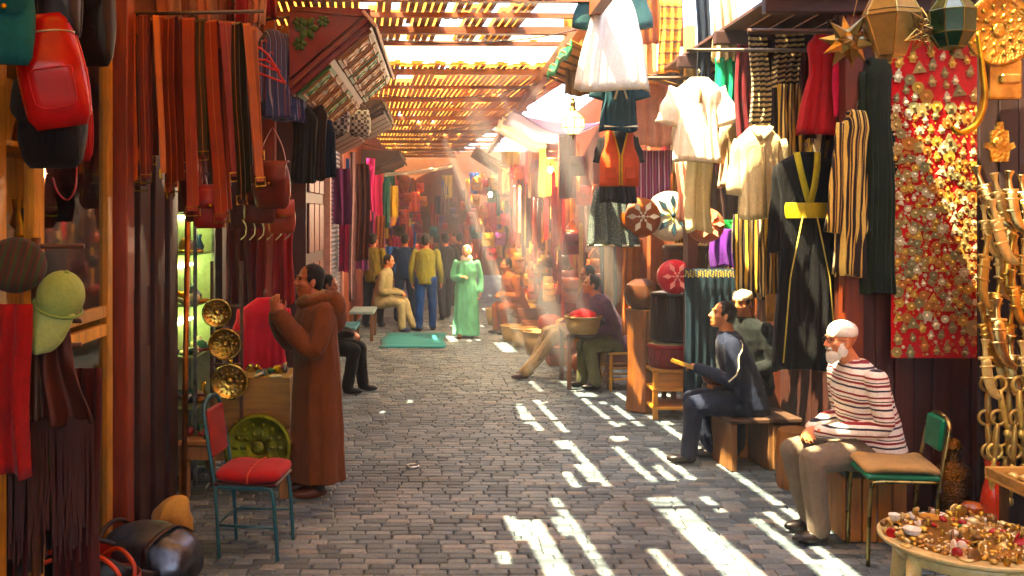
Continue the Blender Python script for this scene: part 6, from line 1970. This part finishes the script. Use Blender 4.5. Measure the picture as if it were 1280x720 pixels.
def far_bag(hx, p, s_, where, group, rz):
    key = hx
    if key not in BAGS:
        b_ = bag('shoulder_bag', p, .3, .34, .12, leather(hx, .4), 'x', strap=.22, seed=len(BAGS))
        BAGS[key] = b_
        o = b_
    else:
        o = copy_tree(BAGS[key])
    o.location = p; o.rotation_euler = (0, 0, rz); o.scale = (s_, s_, s_)
    tag(o, NAMES[hx] + ' leather bag hanging ' + where, 'bag', group)
CLO = {}
def far_cloth(hx, p, w, ln, where, group, rz, kind='scarf'):
    if hx not in CLO:
        CLO[hx] = cloth_mesh(1.0, 1.0, cloth(hx, .8), folds=2.5, amp=.10, seed=len(CLO), nx=14, nz=8, t=.03, name=kind)
    o = link(kind, CLO[hx], None, p, (0, 0, rz)); o.scale = (w, .55, ln)
    tag(o, NAMES[hx] + ' ' + kind + ' hanging ' + where, kind, group)
STR = {}
def far_strap(hx, p, ln, where, group, rz):
    if hx not in STR:
        m_ = MB().strip([(0, -.02, -1), (0, -.02, -.5), (0, -.015, -.03), (0, 0, 0), (0, .015, -.03), (0, .02, -.5), (0, .02, -.95)], .05, .006, (1, 0, 0))
        STR[hx] = m_.mesh('belt', leather(hx, .4))
    o = link('leather_belt', STR[hx], None, p, (0, 0, rz)); o.scale = (1, 1, ln)
    tag(o, NAMES[hx] + ' leather belt hanging ' + where, 'belt', group)
# right far: three bands along the stall front
def rx(Y): return 2.25 - .028 * (Y - 13)
for Y in [12.9 + .31 * i for i in range(36)]:
    where = 'in the far right stalls'
    if Y < 16: where = 'in the stalls just beyond the basket man'
    elif Y > 20: where = 'in the farthest right stalls'
    for (zt, kinds) in ((3.15, 'bcs'), (2.6, 'bbs'), (2.05, 'bs'), (1.55, 'bbs'), (1.05, 'b')):
        if far_r.random() < .12: continue
        x = rx(Y) - far_r.uniform(.0, .45) - (.25 if zt > 2.6 else 0)
        hx = far_r.choice(PAL_R)
        k = far_r.choice(kinds)
        p = Vector((x, Y + far_r.uniform(-.1, .1), zt + far_r.uniform(-.12, .12)))
        rz = far_r.uniform(-.5, .5)
        if k == 'b': far_bag(hx, p, far_r.uniform(.5, .95), where, 'leather bags ' + where, rz)
        elif k == 's': far_strap(hx, p, far_r.uniform(.7, 1.1), where, 'belts ' + where, rz)
        else: far_cloth(hx, p, far_r.uniform(.22, .4), far_r.uniform(.5, .9), where, 'cloths ' + where, rz)
# straps in bundles near the lane edge
for i in range(34):
    Y = far_r.uniform(13.2, 18.5)
    far_strap(far_r.choice(PAL_R), Vector((rx(Y) - far_r.uniform(.3, .75), Y, far_r.uniform(2.5, 3.0))), far_r.uniform(.8, 1.3), 'in bundles over the far right stalls', 'belt bundles over the far right stalls', far_r.uniform(-.8, .8))
# stacked poufs, baskets and crates on the ground, right
pf_m = {}
for i in range(20):
    Y = 12.9 + i * .5
    x = rx(Y) - far_r.uniform(.1, .55)
    hx = far_r.choice(PAL_R)
    z = far_r.choice([0, 0, .26])
    if hx not in pf_m:
        pf_m[hx] = MB().lathe([(.13, 0), (.18, .04), (.19, .13), (.17, .22), (.1, .255), (.002, .26)], 16, rip=.02, ripn=8).mesh('floor_pouf', leather(hx, .45), True)
    for k in range(int(z / .26) + 1):
        o = link('floor_pouf', pf_m[hx], None, (x, Y, k * .26), (0, 0, far_r.uniform(0, 3)))
        tag(o, NAMES[hx] + ' leather pouf stacked on the ground along the far right stalls', 'pouf', 'poufs stacked along the far right stalls')
for i, (x, Y, rad, h, lab) in enumerate(((1.35, 15.4, .22, .3, 'round wicker basket on the ground nearest the seated man'), (1.22, 16.1, .2, .26, 'second wicker basket on the ground beyond the first'), (1.5, 14.6, .24, .34, 'large wicker basket beside the beige trousered legs'), (1.1, 18.6, .22, .3, 'far wicker basket at the edge of the lane'))):
    basket((x, Y, 0), rad, h, lab)
for i, (x, Y, w, h, hx) in enumerate(((1.78, 13.6, .5, .42, '#8a4a1e'), (1.62, 15.9, .45, .36, '#a8682a'), (1.55, 17.0, .5, .5, '#6a3a1a'))):
    cr = empty('crate', (x, Y, 0), (0, 0, .1 * i), ('nearest', 'middle', 'farthest')[i] + ' slatted wooden crate on the ground by the far right stalls', 'crate')
    for j in range(3):
        for (dx, dy, sx, sy) in ((0, -w / 2, w, .02), (0, w / 2, w, .02), (-w / 2, 0, .02, w - .03), (w / 2, 0, .02, w - .03)):
            MB().box((0, 0, 0), (sx, sy, h / 3 - .02), bev=.003).build('slat', wood(hx, .6, 1, 'X'), cr, loc=(dx, dy, h * (j + .5) / 3))
# left far goods
def lx(Y): return -1.55 + .012 * (Y - 13)
for Y in [13.2 + .5 * i for i in range(26)]:
    where = 'from the far left shops'
    for (zt, kinds) in ((2.9, 'cs'), (2.2, 'bc'), (1.5, 'c')):
        if far_r.random() < (.25 if Y > 18.6 else .6): continue
        if Y < 18.8 and zt < 2: continue
        hx = far_r.choice(PAL_L)
        p = Vector((lx(Y) + far_r.uniform(.02, .12 if Y < 19 else .35), Y, zt + far_r.uniform(-.15, .15)))
        k = far_r.choice(kinds); rz = far_r.uniform(-.6, .6)
        if k == 'b': far_bag(hx, p, far_r.uniform(.7, 1.1), where, 'bags ' + where, rz)
        elif k == 's': far_strap(hx, p, far_r.uniform(.7, 1.1), where, 'belts ' + where, rz)
        else: far_cloth(hx, p, far_r.uniform(.16, .35), far_r.uniform(.6, 1.1), where, 'cloths ' + where, rz)
hang_cloth('scarf', at(463, 198, 15.5), .14, .85, cloth('#b0125e', .8), 'bright magenta scarf hanging on the left by the standing men', 'scarf', seed=301, folds=2)
hang_cloth('curtain', at(452, 205, 14.9), .24, 1.5, cloth('#4a2418', .85), 'dark brown curtain hanging beside the magenta scarf', 'curtain', seed=302, folds=3)
hang_cloth('scarf', at(441, 190, 14.2), .10, 2.2, cloth('#b08a86', .8), 'pale pink hanging strip beside the roller shutter', 'scarf', seed=303, folds=1.5)
# goods across the far end of the lane
PAL_E = PAL_L + PAL_R[:6]
for i in range(150):
    Y = far_r.uniform(21, 33.8)
    side = far_r.choice([-1, 1])
    x = (-1.5 + far_r.uniform(0, .75)) if side < 0 else (1.85 - far_r.uniform(0, .95))
    if i > 108:
        x, Y = far_r.uniform(-1.2, 1.4), far_r.uniform(33.2, 34.0)
    z = far_r.choice([3.4, 2.9, 2.4, 1.9, 1.5]) + far_r.uniform(-.15, .15)
    hx = far_r.choice(PAL_E)
    if far_r.random() < .45: far_cloth(hx, Vector((x, Y, z)), far_r.uniform(.2, .4), far_r.uniform(.5, .9), 'at the far end of the lane', 'cloths at the far end', far_r.uniform(-.4, .4))
    else: far_bag(hx, Vector((x, Y, z)), far_r.uniform(.6, 1.1), 'at the far end of the lane', 'bags at the far end', far_r.uniform(-.4, .4))
# lit bulbs
lamp_bulb(at(613, 243, 16.5), 42, 'lit bulb hanging deepest in the far right stalls')
lamp_bulb(at(688, 212, 13.6), 42, 'bright lit bulb hanging before the leather bags on the right')
lamp_bulb(at(652, 225, 19.5), 42, 'small lit bulb behind the other two on the right')

# cables slung under the roof
r4 = random.Random(6)
for i, (y, x0, z0, x1, z1, sg, lab) in enumerate(((7.6, -1.95, 3.9, -1.2, 3.5, .18, 'black cable sagging above the blue striped shirts'), (9.3, -1.3, 3.95, 1.4, 4.0, .16, 'black cable sagging across the lane before the canvas'),
        (12.2, -1.5, 3.8, 1.3, 3.85, .2, 'black cable sagging across the lane behind the carved canopy'), (15.5, -1.5, 3.6, 1.2, 3.8, .22, 'black cable crossing the lane above the rug'), (18.5, -1.5, 3.5, 1.1, 3.6, .2, 'black cable crossing the lane above the woman in green'))):
    tag(MB().tube([(x0 + (x1 - x0) * t, y + .5 * t, z0 + (z1 - z0) * t - sg * 4 * t * (1 - t)) for t in [k_ / 16 for k_ in range(17)]], .006, 6).build('cable', paint('#15110e', .6), None, True), lab, 'cable')
